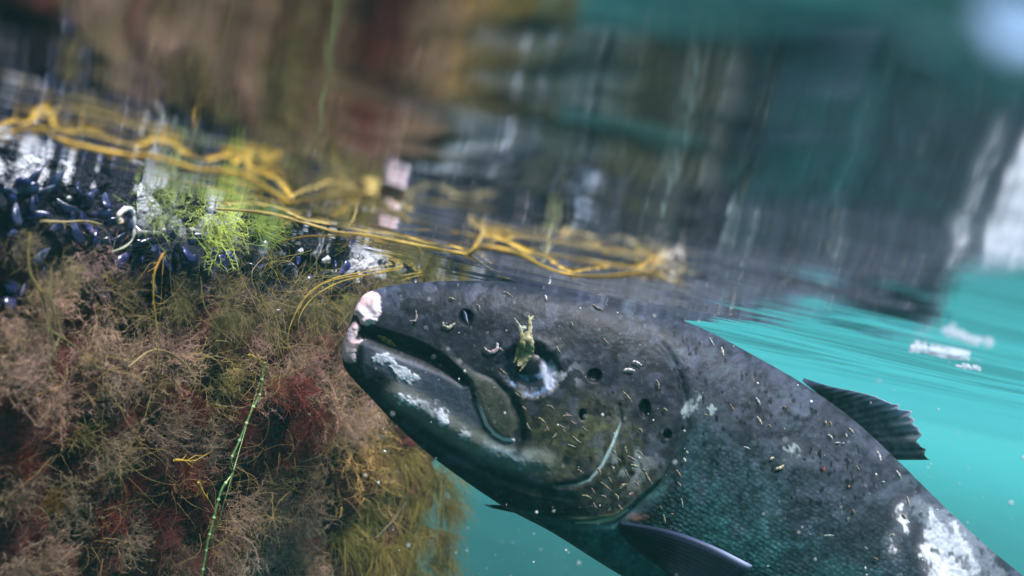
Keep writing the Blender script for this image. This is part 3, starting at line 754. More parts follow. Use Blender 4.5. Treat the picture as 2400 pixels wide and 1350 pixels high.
bit("skin_fleck", "tan fleck beside the white scratches on the salmon's flank", "fleck", [([(1805, 1076), (1815, 1073)], [4, 3], (0.50, 0.42, 0.28)), ])
bit("skin_fleck", "long tan fleck below the white scratches on the salmon's flank", "fleck", [([(1818, 1099), (1828, 1097), (1838, 1090)], [3, 4, 2], (0.52, 0.42, 0.30))])
bit("skin_fleck", "red fleck in the middle of the salmon's flank", "fleck", [([(1929, 1094), (1930, 1105)], [4, 3.5], (0.32, 0.08, 0.06))])
bit("debris_curl", "reddish curl at the root of the salmon's pectoral fin", "debris", [([(1508, 1262), (1524, 1262), (1536, 1254)], [2, 3, 2], (0.42, 0.28, 0.24))])
fr_ = random.Random(4)
CH = [(1345, 990, 30), (1322, 1010, 60), (1300, 1020, -50), (1352, 1030, 40), (1370, 1005, 45), (1330, 975, 0), (1290, 955, 30), (1228, 958, 50), (1213, 925, 40), (1240, 1000, 60), (1450, 1078, 40), (1480, 1075, 35), (1470, 1110, 60), (1437, 1098, 70), (1430, 1125, 60), (1500, 1065, 40), (1462, 1140, -30), (1478, 1160, -35), (1455, 1190, 50), (1510, 1100, 30), (1390, 1150, 60), (1415, 1165, 30), (1360, 1105, 40), (1403, 1105, 55), (1440, 1060, 70), (1318, 1000, 30), (1284, 1005, 70), (1340, 1045, 20), (1420, 1140, 40), (1395, 1185, 60), (1375, 1165, 20), (1445, 1165, 65), (1490, 1135, 50), (1520, 1120, 60), (1270, 985, 40), (1468, 1055, 80), (1487, 1092, 20), (1120, 720, 60), (1190, 690, 30), (1340, 760, 70), (1420, 800, 50), (1180, 870, 40), (1060, 700, 20), (1310, 820, 60), (1540, 900, 70), (1470, 930, 50), (1400, 720, 30), (1500, 1010, 60), (1560, 960, 40)]
for i, (x, y, a) in enumerate(CH):
    l = fr_.uniform(8, 17); ca, sa = math.cos(math.radians(a)), math.sin(math.radians(a)); k = fr_.uniform(-3, 3); l *= fr_.uniform(0.5, 1.1)
    c = fr_.choice([(0.30, 0.25, 0.19), (0.33, 0.24, 0.21), (0.26, 0.25, 0.20), (0.36, 0.31, 0.20)])
    bit("debris_fleck", "tan crooked fleck among many stuck on the side of the salmon's head", "fleck", [([(x - l * ca, y - l * sa), (x + k * sa, y - k * ca), (x + l * ca, y + l * sa)], [1.4, fr_.uniform(2.4, 4.4), 1.2], c)], "flecks on the salmon's head")
BF = [(1602, 748, 70), (1667, 800, 60), (1693, 823, 75), (1604, 1078, 70), (1590, 1110, 60), (1592, 1135, 55), (1598, 1178, 80), (1575, 1205, 20), (1548, 1190, 70), (1556, 1215, 80), (1655, 973, 10), (1715, 955, 60), (1776, 940, 60), (1838, 955, 40), (1779, 985, 60), (1803, 998, 55), (1935, 990, 80), (1947, 993, 70), (1983, 1020, 70), (1946, 1024, 50), (1963, 1038, 0), (1976, 1040, 0), (1750, 1050, 20), (1990, 1140, -40), (2106, 1112, 60), (2070, 1130, 10), (2000, 1200, 70), (2030, 1285, 40), (2052, 1310, 30), (1943, 1255, 0), (2128, 1172, 75), (2093, 1254, 80), (2118, 1210, 50), (1995, 1010, 50), (2010, 1097, 60), (1610, 1060, 60)]
for i, (x, y, a) in enumerate(BF):
    l = fr_.uniform(2.5, 12); ca, sa = math.cos(math.radians(a)), math.sin(math.radians(a))
    c = fr_.choice([(0.52, 0.48, 0.40), (0.50, 0.40, 0.33), (0.48, 0.50, 0.48), (0.60, 0.58, 0.50), (0.30, 0.20, 0.12), (0.36, 0.27, 0.18)])
    bit("debris_fleck", "small cream fleck among many scattered over the salmon's flank", "fleck", [([(x - l * ca, y - l * sa), (x, y), (x + l * ca, y + l * sa)], [1.2, fr_.uniform(2.2, 4.4), fr_.uniform(1, 2.4)], c)], "flecks on the salmon's flank")

# ================================================================== FLOATING SEAWEED STRANDS
m_weed = principled("yellow_weed", attr=True, rough=0.45, spec=0.35, transl=0.2, noise=(300, 0.8, 1.15))
def weed(name, label, strokes, z=-0.0008, wall=None, cat="seaweed", group=None, mat=None, fray=0.35):
    frng = np.random.default_rng(len(label))
    """strokes: (pixel points, radius in metres at start and end, colour); on the sheet just under the surface, or off the dock wall"""
    mb = MB(); o0 = None
    for st in strokes:
        pts, r0, r1, c = st[:4]; zz_ = st[4] if len(st) > 4 else z
        n = len(pts) * 7
        if wall is None:
            w3 = np.array([surf_hit(x, y, zz_ - 0.0006 * (i % 2)) for i, (x, y) in enumerate(pts)])
        else:
            w3 = np.array([wall_pt(x, y, wall) for x, y in pts])
        if o0 is None: o0 = w3[0].copy()
        p = spline(w3, n)
        r = np.linspace(r0, r1, n) * (0.72 + 0.6 * vnoise(np.arange(n) * 0.35, np.full(n, len(label) * 1.0))); r[-1] *= 0.4
        cc = np.asarray(c, float)
        if cc.ndim == 2: cc = np.stack([np.interp(np.linspace(0, 1, n), np.linspace(0, 1, len(cc)), cc[:, k]) for k in range(3)], 1)
        mb.tube(p - o0, r, 6, cc)
        if fray:
            for q_ in range(int(n * fray)):
                k = frng.integers(1, n - 1); d_ = frng.normal(size=3); d_[2] *= 0.3 if wall is None else 1.0; d_ = d_ / np.linalg.norm(d_) + 0.9 * (p[k] - p[k - 1]) / (np.linalg.norm(p[k] - p[k - 1]) + 1e-9)
                l_ = frng.uniform(3, 11) * r0; e_ = p[k] - o0
                if wall is None and d_[2] > 0: d_[2] = -d_[2]
                mb.tube(np.array([e_, e_ + d_ * l_ * .5, e_ + d_ * l_ + frng.normal(size=3) * l_ * .25]), [r0 * .35, r0 * .28, r0 * .12], 4, (cc if cc.ndim == 1 else cc[k]) * 0.85)
    return tag(link(name, mb.mesh(name), mat or m_weed, loc=o0), label, cat, group)
YE = (0.78, 0.50, 0.09); YP = (0.66, 0.48, 0.16); WH = (0.62, 0.56, 0.48)
weed("seaweed_strand", "thick yellow seaweed strand floating at the surface above the mussels", [
    ([(-60, 322), (0, 312), (60, 304), (92, 300), (137, 325), (208, 346), (292, 362), (375, 371), (458, 396), (542, 404), (592, 421), (637, 450), (679, 477)], .00044, .00044, YE),
    ([(92, 300), (160, 305), (230, 318), (300, 338), (380, 370)], .00026, .00018, YP),
    ([(542, 404), (585, 405), (625, 402), (648, 398)], .0005, .00035, YE),
    ([(679, 477), (750, 462), (812, 454), (875, 456), (908, 483), (962, 521)], .00042, .0004, YP)])
weed("seaweed_strand", "long yellow seaweed strand with a pale forked tip above the salmon", [
    ([(508, 490), (625, 500), (708, 521), (783, 542), (854, 550), (937, 567), (1000, 578), (1060, 590), (1100, 594), (1131, 578), (1212, 594), (1275, 625), (1337, 644), (1419, 648), (1490, 641), (1535, 637)],   .00042, .00042, [YP, YP, YE, YE, YE]),
    ([(1100, 594), (1125, 576), (1110, 556), (1090, 545)], .0004, .00025, YP),
    ([(1100, 594), (1125, 615), (1150, 631)], .0004, .00025, (0.42, 0.33, 0.2)),
    ([(1535, 637), (1548, 630), (1562, 625), (1580, 624), (1594, 631)], .0005, .0003, [YP, WH, WH]),
    ([(1535, 637), (1556, 651), (1575, 657), (1601, 659)], .00048, .0003, [YE, WH, YP]),
    ([(1530, 640), (1526, 655)], .0004, .0002, YE)])
weed("seaweed_strand", "thin yellow seaweed thread running beside the forked strand", [([(1135, 580), (1212, 591), (1319, 600), (1380, 610), (1431, 619), (1490, 628), (1528, 634)],   .00022, .0002, YP)], z=-0.0008)
weed("seaweed_strand", "faint yellow seaweed thread with a knobbed end above the forked tip", [([(1316, 566), (1324, 568), (1390, 580), (1450, 594), (1510, 607), (1556, 619)], .0003, .0002, (0.40, 0.34, 0.2)), ([(1314, 565), (1328, 569)], .0005, .0004, YP)], z=-0.0008)
weed("seaweed_strand", "short orange seaweed strand with a drooping twig over the mussels", [([(640, 572), (700, 557), (771, 553), (833, 551), (867, 556), (902, 572)], .0003, .0003, (0.55, 0.35, 0.06)), ([(822, 553), (815, 570), (805, 580)], .00025, .0002, YP)], z=-0.004)
weed("seaweed_strand", "dull yellow seaweed thread just right of the bent main strand", [([(920, 470), (1000, 474), (1080, 480), (1160, 490)], .0003, .0002, (0.36, 0.30, 0.16))], z=-0.0008)

# ================================================================== LIFE ON THE DOCK WALL
m_alga = principled("filament_alga", attr=True, objcol=True, rough=0.65, spec=0.15, transl=0.3)
def rotm(v, ax, a):
    ax = ax / np.linalg.norm(ax); return v * math.cos(a) + np.cross(ax, v) * math.sin(a) + ax * (ax @ v) * (1 - math.cos(a))
def make_feathery(seed, stems=130, twigs=13, length=0.95, wid=0.0075):
    """a soft mass of branched plumes, unit size, growing along +Z from a spread base and sagging"""
    r = np.random.default_rng(seed); mb = MB()
    for s in range(stems):
        b0 = r.normal(size=3) * np.array([0.34, 0.34, 0.10])
        d = r.normal(size=3) * 0.55 + b0 * 0.8; d[2] = abs(d[2]) * 0.8 + 0.35; d /= np.linalg.norm(d)
        L_ = length * r.uniform(0.35, 1.0); n = 9
        p = [b0]
        for i in range(n):
            d = d + r.normal(size=3) * 0.24 + DOWN_L * 0.07; d /= np.linalg.norm(d); p.append(p[-1] + d * L_ / n)
        p = np.array(p); sh = r.uniform(0.45, 1.35)
        mb.tube(p, np.linspace(wid, wid * 0.4, n + 1), 3, np.array([1, 1, 1]) * sh)
        for k in range(twigs):
            i = r.integers(1, n); q = p[i]; dd = (p[i] - p[i - 1]); dd /= np.linalg.norm(dd)
            dd = dd * 0.8 + r.normal(size=3) * 0.55; dd /= np.linalg.norm(dd); l = L_ * r.uniform(0.08, 0.26)
            t = [q]
            for j in range(4): dd = dd + r.normal(size=3) * 0.32; dd /= np.linalg.norm(dd); t.append(t[-1] + dd * l / 4)
            mb.tube(np.array(t), np.linspace(wid * 0.65, wid * 0.3, 5), 3, np.array([1.08, 1.05, 1.0]) * sh * r.uniform(0.8, 1.35))
    return mb.mesh("feathery_tuft")
def make_stringy(seed, stems=150, wid=0.0075):
    r = np.random.default_rng(seed); mb = MB()
    for s in range(stems):
        d = r.normal(size=3) * 0.7; d[2] = abs(d[2]) + 0.3; d /= np.linalg.norm(d)
        L_ = r.uniform(0.6, 1.25); n = 12; p = [r.normal(size=3) * 0.12]
        for i in range(n): d = d + r.normal(size=3) * 0.13 + DOWN_L * 0.16; d /= np.linalg.norm(d); p.append(p[-1] + d * L_ / n)
        mb.tube(np.array(p), np.linspace(wid, wid * 0.4, n + 1), 3, np.array([1, 1, 1]) * r.uniform(0.5, 1.3))
    return mb.mesh("stringy_tuft")
def make_bushy(seed, stems=150, wid=0.016):
    r = np.random.default_rng(seed); mb = MB()
    for s in range(stems):
        d = r.normal(size=3); d[2] = abs(d[2]) * 0.8 + 0.1; d /= np.linalg.norm(d)
        L_ = r.uniform(0.4, 0.9); n = 6; p = [r.normal(size=3) * 0.15]
        for i in range(n): d = d + r.normal(size=3) * 0.25; d /= np.linalg.norm(d); p.append(p[-1] + d * L_ / n)
        mb.tube(np.array(p), np.linspace(wid, wid * 0.5, n + 1), 3, np.array([1, 1, 1]) * r.uniform(0.5, 1.4), 0.4)
    return mb.mesh("bushy_tuft")
DOWN_L = np.array([0, -1.0, 0])
# tuft frame: local +Z out of the wall, local +Y up
Zl = np.array([wnor[0], wnor[1], 0.0]); Yl = np.array([0, 0, 1.0]); Xl = np.cross(Yl, Zl)
wall_rot = Vector((0, 0, 0))
from mathutils import Matrix
WR = Matrix([[Xl[0], Yl[0], Zl[0]], [Xl[1], Yl[1], Zl[1]], [Xl[2], Yl[2], Zl[2]]])
def make_loose(seed, stems=16, wid=0.0050):
    r = np.random.default_rng(seed); mb = MB()
    for s in range(stems):
        d = r.normal(size=3); d[2] = abs(d[2]) * 0.7 + 0.2; d /= np.linalg.norm(d); c = r.normal(size=3) * 0.10
        L_ = r.uniform(0.8, 2.0); n = 22; p = [r.normal(size=3) * np.array([0.4, 0.4, 0.05])]
        for i in range(n):
            c = c * 0.9 + r.normal(size=3) * 0.07; d = d + c * 0.5 + np.array([0, 0, -0.05 if i > 6 else 0.05]); d /= np.linalg.norm(d); p.append(p[-1] + d * L_ / n)
        mb.tube(np.array(p), np.linspace(wid, wid * 0.45, n + 1), 3, np.array([1, 1, 1]) * r.uniform(0.6, 1.4))
        for k in range(5):
            i = r.integers(4, n); dd = r.normal(size=3); dd /= np.linalg.norm(dd)
            mb.tube(np.array([p[i], p[i] + dd * 0.10, p[i] + dd * 0.2 + r.normal(size=3) * 0.05]), [wid * .6, wid * .5, wid * .3], 3, np.array([1, 1, 1.0]))
    return mb.mesh("loose_weed")
LOO = [make_loose(s) for s in (21, 22, 23, 24)]
for me in LOO: me.materials.append(m_alga)
FEA = [make_feathery(s) for s in (1, 2, 3, 4)]
STR = [make_stringy(s) for s in (5, 6, 7)]
BUS = [make_bushy(s) for s in (8, 9, 10)]
for lst in (FEA, STR, BUS):
    for me in lst: me.materials.append(m_alga)
def tuft(kind, px, py, rad_px, color, label, group=None, off=0.004, spin=None, name="algae_tuft", tilt=(0, 0)):
    me = rnd.choice({"f": FEA, "s": STR, "b": BUS, "l": LOO}[kind])
    o = bpy.data.objects.new(name, me); COL.objects.link(o)
    p = wall_pt(px, py, off); D = (p - CAM) @ F
    s = rad_px * D / FPX
    a = rnd.uniform(-0.5, 0.5) if kind == "s" else rnd.uniform(0, 6.28)
    if spin is not None: a = spin
    rot = WR @ Matrix.Rotation(tilt[0], 3, 'X') @ Matrix.Rotation(tilt[1], 3, 'Y') @ Matrix.Rotation(a, 3, 'Z')
    o.matrix_world = Matrix.Translation(Vector(p)) @ rot.to_4x4() @ Matrix.Diagonal((s, s, s * rnd.uniform(0.75, 1.1), 1))
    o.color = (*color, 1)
    return tag(o, label, "algae", group)
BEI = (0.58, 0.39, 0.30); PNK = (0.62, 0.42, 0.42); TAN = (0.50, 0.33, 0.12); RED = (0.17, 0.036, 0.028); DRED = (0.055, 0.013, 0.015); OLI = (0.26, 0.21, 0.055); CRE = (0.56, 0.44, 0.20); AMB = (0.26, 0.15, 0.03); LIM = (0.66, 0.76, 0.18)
def jit(c, k=0.18):
    f = 1 + rnd.uniform(-k, k); return tuple(min(0.9, x * f * (1 + rnd.uniform(-0.06, 0.06))) for x in c)
# one by one: those the photo tells apart
tuft("f", 215, 615, 85, PNK, "pale pink feathery tuft under the curled white worm")
tuft("f", 500, 512, 108, LIM, "bright lime green tuft among the mussels at the waterline", off=0.016)
tuft("f", 385, 478, 92, (0.54, 0.64, 0.26), "yellow green tuft above and left of the lime one", off=0.016)
tuft("s", 600, 530, 85, (0.50, 0.64, 0.16), "light green stringy tuft trailing right of the lime one", spin=1.4, off=0.014)
tuft("f", 510, 895, 105, CRE, "cream yellow fluffy tuft in the middle of the dock wall")
tuft("f", 770, 930, 115, BEI, "beige feathery tuft right beside the salmon's lower jaw", off=0.01)
tuft("f", 610, 1290, 130, (0.40, 0.33, 0.28), "large grey beige tuft at the bottom of the dock wall")
tuft("b", 690, 950, 80, RED, "red bushy tuft between the cream tuft and the salmon's jaw")
tuft("f", 820, 1060, 120, TAN, "tan feathery tuft below the salmon's chin")
tuft("b", 180, 1010, 80, (0.24, 0.20, 0.06), "olive yellow tuft low on the left of the dock wall")
tuft("b", 120, 1180, 70, AMB, "dark amber tuft near the lower left corner")
many_red = [(680, 925), (725, 985), (640, 905), (690, 1020), (450, 950), (400, 930)]
# the rest, by kind
def many(kind, spots, color, label, group, rad, off=(0.0, 0.012)):
    for (x, y) in spots:
        tuft(kind, x + rnd.uniform(-18, 18), y + rnd.uniform(-18, 18), rad * rnd.uniform(0.75, 1.25), jit(color), label, group, rnd.uniform(*off))
many("b", [(60, 940), (200, 900), (320, 940), (430, 960), (60, 1080), (300, 1130), (420, 1110), (540, 1040), (650, 1060), (20, 1200), (250, 1230), (360, 1210), (470, 1230), (560, 960), (600, 870), (380, 1300), (700, 1040), (740, 980), (130, 930)], RED, "dark red bushy algae tuft, one of many on the dock wall", "red algae tufts on the dock wall", 78)
many("b", [(150, 1090), (330, 1060), (450, 1180), (580, 1140), (680, 1130), (20, 1010), (230, 1150), (520, 1120), (90, 1270), (760, 1120), (860, 1130)], DRED, "blackish red algae tuft darkened for a shaded gap of the wall", "blackish algae tufts on the dock wall", 80)  # shade of the wall's gaps put into the tuft colour
many("f", [(130, 700), (90, 800), (250, 760), (60, 880), (180, 830), (300, 840), (390, 800), (330, 900), (240, 920), (120, 950), (20, 740), (420, 860), (590, 800), (680, 830), (640, 900), (720, 860), (790, 840), (850, 960), (820, 990)], BEI, "beige feathery algae tuft, one of many on the dock wall", "beige algae tufts on the dock wall", 72, (0.004, 0.018))
many("f", [(40, 1130), (180, 1190), (130, 1310), (300, 1280), (40, 1320), (420, 1330), (520, 1330), (720, 1330), (680, 1240), (560, 1220), (740, 1200), (640, 1160), (470, 1050), (380, 1010), (250, 1060)], (0.30, 0.21, 0.15), "greyish brown feathery tuft low on the dock wall", "greyish brown algae tufts low on the wall", 84, (0.004, 0.018))
many("s", [(850, 1180), (930, 1100), (960, 1180), (1000, 1140), (940, 1270), (1000, 1230), (1020, 1300), (870, 1280), (900, 1350), (980, 1350), (1030, 1200), (1040, 1270), (800, 1260), (900, 1040), (950, 1060)], OLI, "olive curtain of fine hanging weed at the dock's far end", "olive hanging weed at the dock's far end", 105, (0.0, 0.010))
many("s", [(860, 760), (800, 740), (740, 760), (690, 730), (640, 760), (560, 740), (500, 760), (430, 720), (900, 700), (950, 680), (1000, 670), (870, 690), (800, 690), (740, 700), (920, 650), (990, 655)], (0.26, 0.23, 0.09), "wispy olive weed hanging in front of the mussels", "wispy weed among the mussels", 62, (0.004, 0.014))

many("f", [(100, 680), (160, 640), (290, 690), (420, 690), (550, 700), (610, 720), (720, 690), (840, 670), (60, 590), (900, 680)], (0.38, 0.30, 0.18), "tan see-through weed grown over the dark mussels", "tan weed over the mussels", 58, (0.008, 0.020))
many("s", [(1030, 655), (1080, 660), (1120, 665), (980, 645), (1150, 672), (1180, 668), (1205, 675), (1100, 655), (1060, 668)], (0.40, 0.30, 0.10), "golden fine weed at the waterline behind the salmon's head", "golden weed behind the salmon's head", 46, (0.002, 0.012))
many("b", many_red, (0.20, 0.045, 0.034), "rust red bushy tuft beside the cream fluffy one", "rust red tufts around the cream one", 82, (0.008, 0.02))
many("l", [(100, 720), (220, 680), (330, 740), (450, 720), (560, 700), (640, 720), (720, 700), (790, 740), (200, 860), (340, 900), (460, 840), (600, 880), (700, 850), (760, 900), (820, 880), (120, 1020), (300, 1080), (420, 1120), (560, 1080), (660, 1140), (760, 1060), (850, 1120), (900, 1180), (240, 1240), (500, 1260), (620, 1220)], (0.46, 0.33, 0.13), "loose golden tan filaments trailing over the tufts of the wall", "loose filaments on the dock wall", 88, (0.012, 0.026))
many("l", [(780, 690), (840, 720), (740, 660), (690, 690), (900, 690), (640, 640), (580, 620)], (0.52, 0.46, 0.10), "yellow green loose filaments close to the salmon's snout", "yellow green filaments near the snout", 70, (0.006, 0.018))
# thin stems that stand out
def stems(label, pts, r, c, wall=0.02, group=None):
    return weed("weed_sprig", label, [(q, r, r * 0.5, c) for q in pts], wall=wall, group=group, cat="weed sprig")
stems("orange stem rising straight from the dark mussels", [[(384, 592), (374, 610), (362, 640), (359, 690), (364, 740), (370, 800), (368, 860)]], .00042, [(0.60, 0.33, 0.05), (0.35, 0.28, 0.08)])
stems("yellow brown stem leaning at the far left edge", [[(70, 545), (66, 590), (70, 640), (92, 680), (110, 730), (122, 790), (125, 840)]], .00042, [(0.42, 0.32, 0.10), (0.30, 0.24, 0.12)])
stems("bundle of golden stems arching toward the salmon's snout", [[(960, 622), (900, 632), (850, 638), (790, 650), (745, 670), (712, 700), (690, 740), (676, 780), (674, 820)], [(940, 630), (860, 645), (800, 660), (750, 685), (720, 712), (700, 750), (702, 790)], [(900, 640), (820, 648), (760, 664), (720, 695), (700, 725)]], .00035, [(0.50, 0.36, 0.07), (0.45, 0.33, 0.06)])
stems("golden tangle of thin stems behind the top of the salmon's head", [[(880, 640), (950, 625), (1020, 630), (1090, 650)], [(900, 655), (980, 640), (1050, 640), (1120, 655)], [(860, 630), (940, 618), (1010, 622), (1060, 640)], [(930, 660), (990, 645), (1040, 655)]], .00035, (0.45, 0.35, 0.09), wall=0.012)
stems("pale thin stem drawn straight across the left mussels", [[(96, 518), (150, 520), (200, 518), (240, 526)]], .0004, (0.42, 0.34, 0.16), wall=0.012)
stems("short bright orange twig on the red algae", [[(408, 1078), (430, 1079), (460, 1080)]], .0005, (0.60, 0.38, 0.06))
stems("yellow twig bent downward beside the dark gap", [[(466, 1130), (474, 1150), (488, 1172)]], .0005, (0.45, 0.33, 0.05))
stems("golden twig sticking out from the olive curtain", [[(870, 1120), (905, 1148), (930, 1160), (952, 1166)]], .0004, (0.50, 0.36, 0.08))
stems("tiny orange twig hanging under the grey tuft", [[(800, 1190), (795, 1215)]], .0005, (0.55, 0.38, 0.06))
stems("grey hair thin thread crossing the olive curtain", [[(952, 1175), (925, 1215), (880, 1262)]], .00022, (0.30, 0.28, 0.22))
stems("yellow twig above the cream tuft", [[(585, 830), (596, 837), (605, 842)]], .0005, (0.55, 0.38, 0.06))
for q in ([(650, 800), (660, 830), (668, 862)], [(700, 890), (706, 905), (712, 920)], [(655, 770), (640, 735), (615, 700), (600, 660)], [(560, 640), (590, 700), (620, 760), (650, 800)], [(600, 690), (590, 640), (620, 600)], [(505, 640), (530, 700), (540, 760), (590, 820)], [(470, 650), (480, 720), (520, 780)], [(760, 700), (756, 760), (750, 800)], [(840, 690), (820, 730), (790, 770)], [(300, 860), (360, 820), (420, 840), (470, 900)], [(90, 760), (160, 800), (240, 870)], [(120, 620), (118, 700), (140, 780), (110, 850)]):
    stems("thin tan stem, one of several among the wall's tufts", [q], .00035, jit((0.34, 0.26, 0.12)), group="thin stems among the tufts", wall=0.018)
# beaded green strand
mb = MB(); bp_ = [(621, 850), (614, 890), (608, 927), (592, 957), (575, 998), (558, 1040), (542, 1077), (546, 1107), (521, 1144), (508, 1186), (497, 1230), (487, 1269), (480, 1310), (471, 1360)]
w3 = spline(np.array([wall_pt(x, y, 0.038) for x, y in bp_]), 150); o0 = w3[0].copy()
rr = 0.00036 * (1 + 0.35 * np.sin(np.arange(150) * 0.9) ** 8); kn = np.arange(150) % 11 == 0
cc = np.where(kn[:, None], np.array([0.50, 0.62, 0.30]), np.array([0.10, 0.19, 0.06])); rr = np.where(kn, rr * 1.7, rr)
mb.tube(w3 - o0, rr, 6, cc)
tag(link("beaded_strand", mb.mesh("beaded_strand"), principled("green_bead", attr=True, rough=0.15, spec=0.6), loc=o0), "green beaded strand hanging down the middle of the wall", "seaweed")
# curled white worm and small white tube
weed("tube_worm", "white curled worm tube hooked over the mussels", [([(282, 520), (278, 506), (288, 494), (302, 489), (312, 496), (314, 520), (314, 545), (308, 565), (290, 580), (262, 590)], .0009, .0003, [(0.55, 0.42, 0.28), (0.75, 0.72, 0.78), (0.75, 0.74, 0.82), (0.4, 0.42, 0.32), (0.3, 0.3, 0.2)])], wall=0.016, fray=0, cat="worm tube", mat=principled("worm_tube", attr=True, rough=0.3, spec=0.4))
weed("tube_worm", "short straight white tube right of the curled one", [([(318, 543), (340, 544), (375, 546)], .0007, .0006, (0.70, 0.64, 0.64))], wall=0.014, fray=0, cat="worm tube")

# mussels
m_mus = principled("mussel_shell", attr=True, objcol=True, rough=0.18, spec=0.6, noise=(2.5, 0.5, 1.4))
def make_mussel(seed):
    r = np.random.default_rng(seed); n, m = 26, 28
    u = np.linspace(0, 1, n)[:, None]; a = np.linspace(0, 2 * math.pi, m, endpoint=False)[None, :]
    w = 0.40 * u ** 0.75 * np.sqrt(np.maximum(1 - u ** 5, 0))          # broad rounded end, pointed beak
    h = 0.25 * u ** 0.8 * np.sqrt(np.maximum(1 - u ** 3, 0))
    seam = 1 - 0.10 * np.exp(-((np.sin(a)) / 0.12) ** 2) * 0
    x = w * np.sign(np.cos(a)) * np.abs(np.cos(a)) ** 0.9; z = h * np.sign(np.sin(a)) * np.abs(np.sin(a)) ** 0.8
    x = x + 0.08 * np.sin(u * math.pi)
    lines = 1 + 0.012 * np.sin(u * 60)
    y = (u - 0.5) * 1.0 + 0 * a
    V = np.stack([x * lines, y, z * lines], -1)
    c = np.zeros(V.shape) + np.array([0.010, 0.013, 0.034])
    wear = sstep(0.45, 0.1, u + 0 * a + (fbm(u * 6 + 0 * a, a * 1.5 + 0 * u, seed, 3) - .5) * 0.5)
    c = mixc(c, wear * 0.7, (0.07, 0.075, 0.11))
    c = c * (0.7 + 0.6 * (0.5 + 0.5 * np.sin(u * 46 + 0 * a)))[..., None] ** 0.6
    return mesh_np("mussel", V.reshape(-1, 3), grid_quads(n, m, True), col=c.reshape(-1, 3))
MUS = [make_mussel(s) for s in (1, 2, 3)]
for me in MUS: me.materials.append(m_mus)
def mussel(px, py, size_px, label, group, tint=(1, 1, 1), off=0.004):
    o = bpy.data.objects.new("mussel", rnd.choice(MUS)); COL.objects.link(o)
    p = wall_pt(px, py, off); D = (p - CAM) @ F; s = size_px * D / FPX
    rot = WR @ Matrix.Rotation(rnd.uniform(-0.9, 0.9), 3, 'X') @ Matrix.Rotation(rnd.uniform(-0.9, 0.9), 3, 'Y') @ Matrix.Rotation(rnd.uniform(0, 6.28), 3, 'Z')
    o.matrix_world = Matrix.Translation(Vector(p)) @ rot.to_4x4() @ Matrix.Diagonal((s, s * 1.15, s, 1)); o.color = (*tint, 1)
    return tag(o, label, "mussel", group)
def wl_y(px):     # photo row of the dock's waterline
    return np.interp(px, [0, 300, 600, 870, 1075], [388, 470, 545, 622, 668])
g1 = "mussels in the row under the waterline"
for x in np.arange(-20, 1000, 19):
    mussel(x + rnd.uniform(-10, 10), max(wl_y(x) + 26, np.interp(x, [0, 300, 500, 900], [440, 598, 612, 652]) + rnd.uniform(-26, 22)), np.interp(x, [0, 900], [62, 30]) * rnd.uniform(0.6, 1.2), "dark blue mussel in the crowded row along the dock's waterline", g1, rnd.choice([(1, 1, 1), (1.2, 1.2, 2.2), (1.6, 1.5, 2.8), (0.8, 0.8, 0.8)]), 0.006)
for x in np.arange(10, 960, 24):
    mussel(x + rnd.uniform(-12, 12), np.interp(x, [0, 300, 500, 900], [640, 660, 680, 690]) + rnd.uniform(-30, 60), np.interp(x, [0, 900], [66, 34]) * rnd.uniform(0.6, 1.2), "black mussel below the waterline row", "mussels below the row", rnd.choice([(0.6, 0.6, 0.6), (0.8, 0.8, 1.2), (1, 1, 1.5)]), 0.002)
for (x, y) in ((20, 450), (60, 440), (85, 415), (135, 425), (185, 440), (300, 500), (360, 520), (410, 540), (470, 560), (160, 510), (75, 475), (215, 455), (270, 520), (320, 535), (110, 450), (150, 480), (200, 470), (235, 500), (40, 500), (130, 530), (180, 540), (250, 470), (330, 570), (280, 560), (420, 580), (30, 560), (100, 600)):
    mussel(x, y, 54 * rnd.uniform(0.7, 1.1), "worn grey mussel in the upper left cluster under the surface", "mussels of the upper left cluster", rnd.choice([(2.4, 2.4, 2.2), (1.4, 1.4, 1.7), (1.0, 1.0, 1.4), (3.2, 3.2, 2.9)]), 0.008)
# pale cones along the waterline, added to stand for the glints there
m_cone = principled("glint_cone_plate", attr=True, rough=0.55, spec=0.3)
def make_glint_cone(seed):
    r = np.random.default_rng(seed); m = 30; prof = [(1.0, 0), (0.9, .25), (0.72, .6), (0.5, .95), (0.42, .98), (0.36, .8), (0.1, .55), (0.01, .55)]
    a = np.linspace(0, 2 * math.pi, m, endpoint=False)
    V = np.stack([np.stack([q * (1 + 0.10 * np.cos(6 * a + seed) + 0.05 * r.normal(size=m)) * np.cos(a), q * (1 + 0.10 * np.cos(6 * a + seed)) * np.sin(a), np.full(m, h)], -1) for q, h in prof])
    c = np.zeros(V.shape) + np.array([0.42, 0.42, 0.44]); c[6:] = 0.05
    return mesh_np("glint_cone", V.reshape(-1, 3), grid_quads(len(prof), m, True), col=c.reshape(-1, 3))
CONES = [make_glint_cone(s) for s in (1, 2)]
for me in CONES: me.materials.append(m_cone)
for i in range(16):
    x = rnd.uniform(-10, 880); y = wl_y(x) + rnd.uniform(8, 60)
    o = bpy.data.objects.new("glint_cone", rnd.choice(CONES)); COL.objects.link(o)
    p = wall_pt(x, y, 0.006); s = rnd.uniform(6, 12) * ((p - CAM) @ F) / FPX
    o.matrix_world = Matrix.Translation(Vector(p)) @ (WR @ Matrix.Rotation(rnd.uniform(-.5, .5), 3, 'X')).to_4x4() @ Matrix.Diagonal((s, s, s * 0.8, 1))
    tag(o, "small pale cone on the dock standing for a glint just under the waterline", "glint_cone", "glint cones along the waterline")

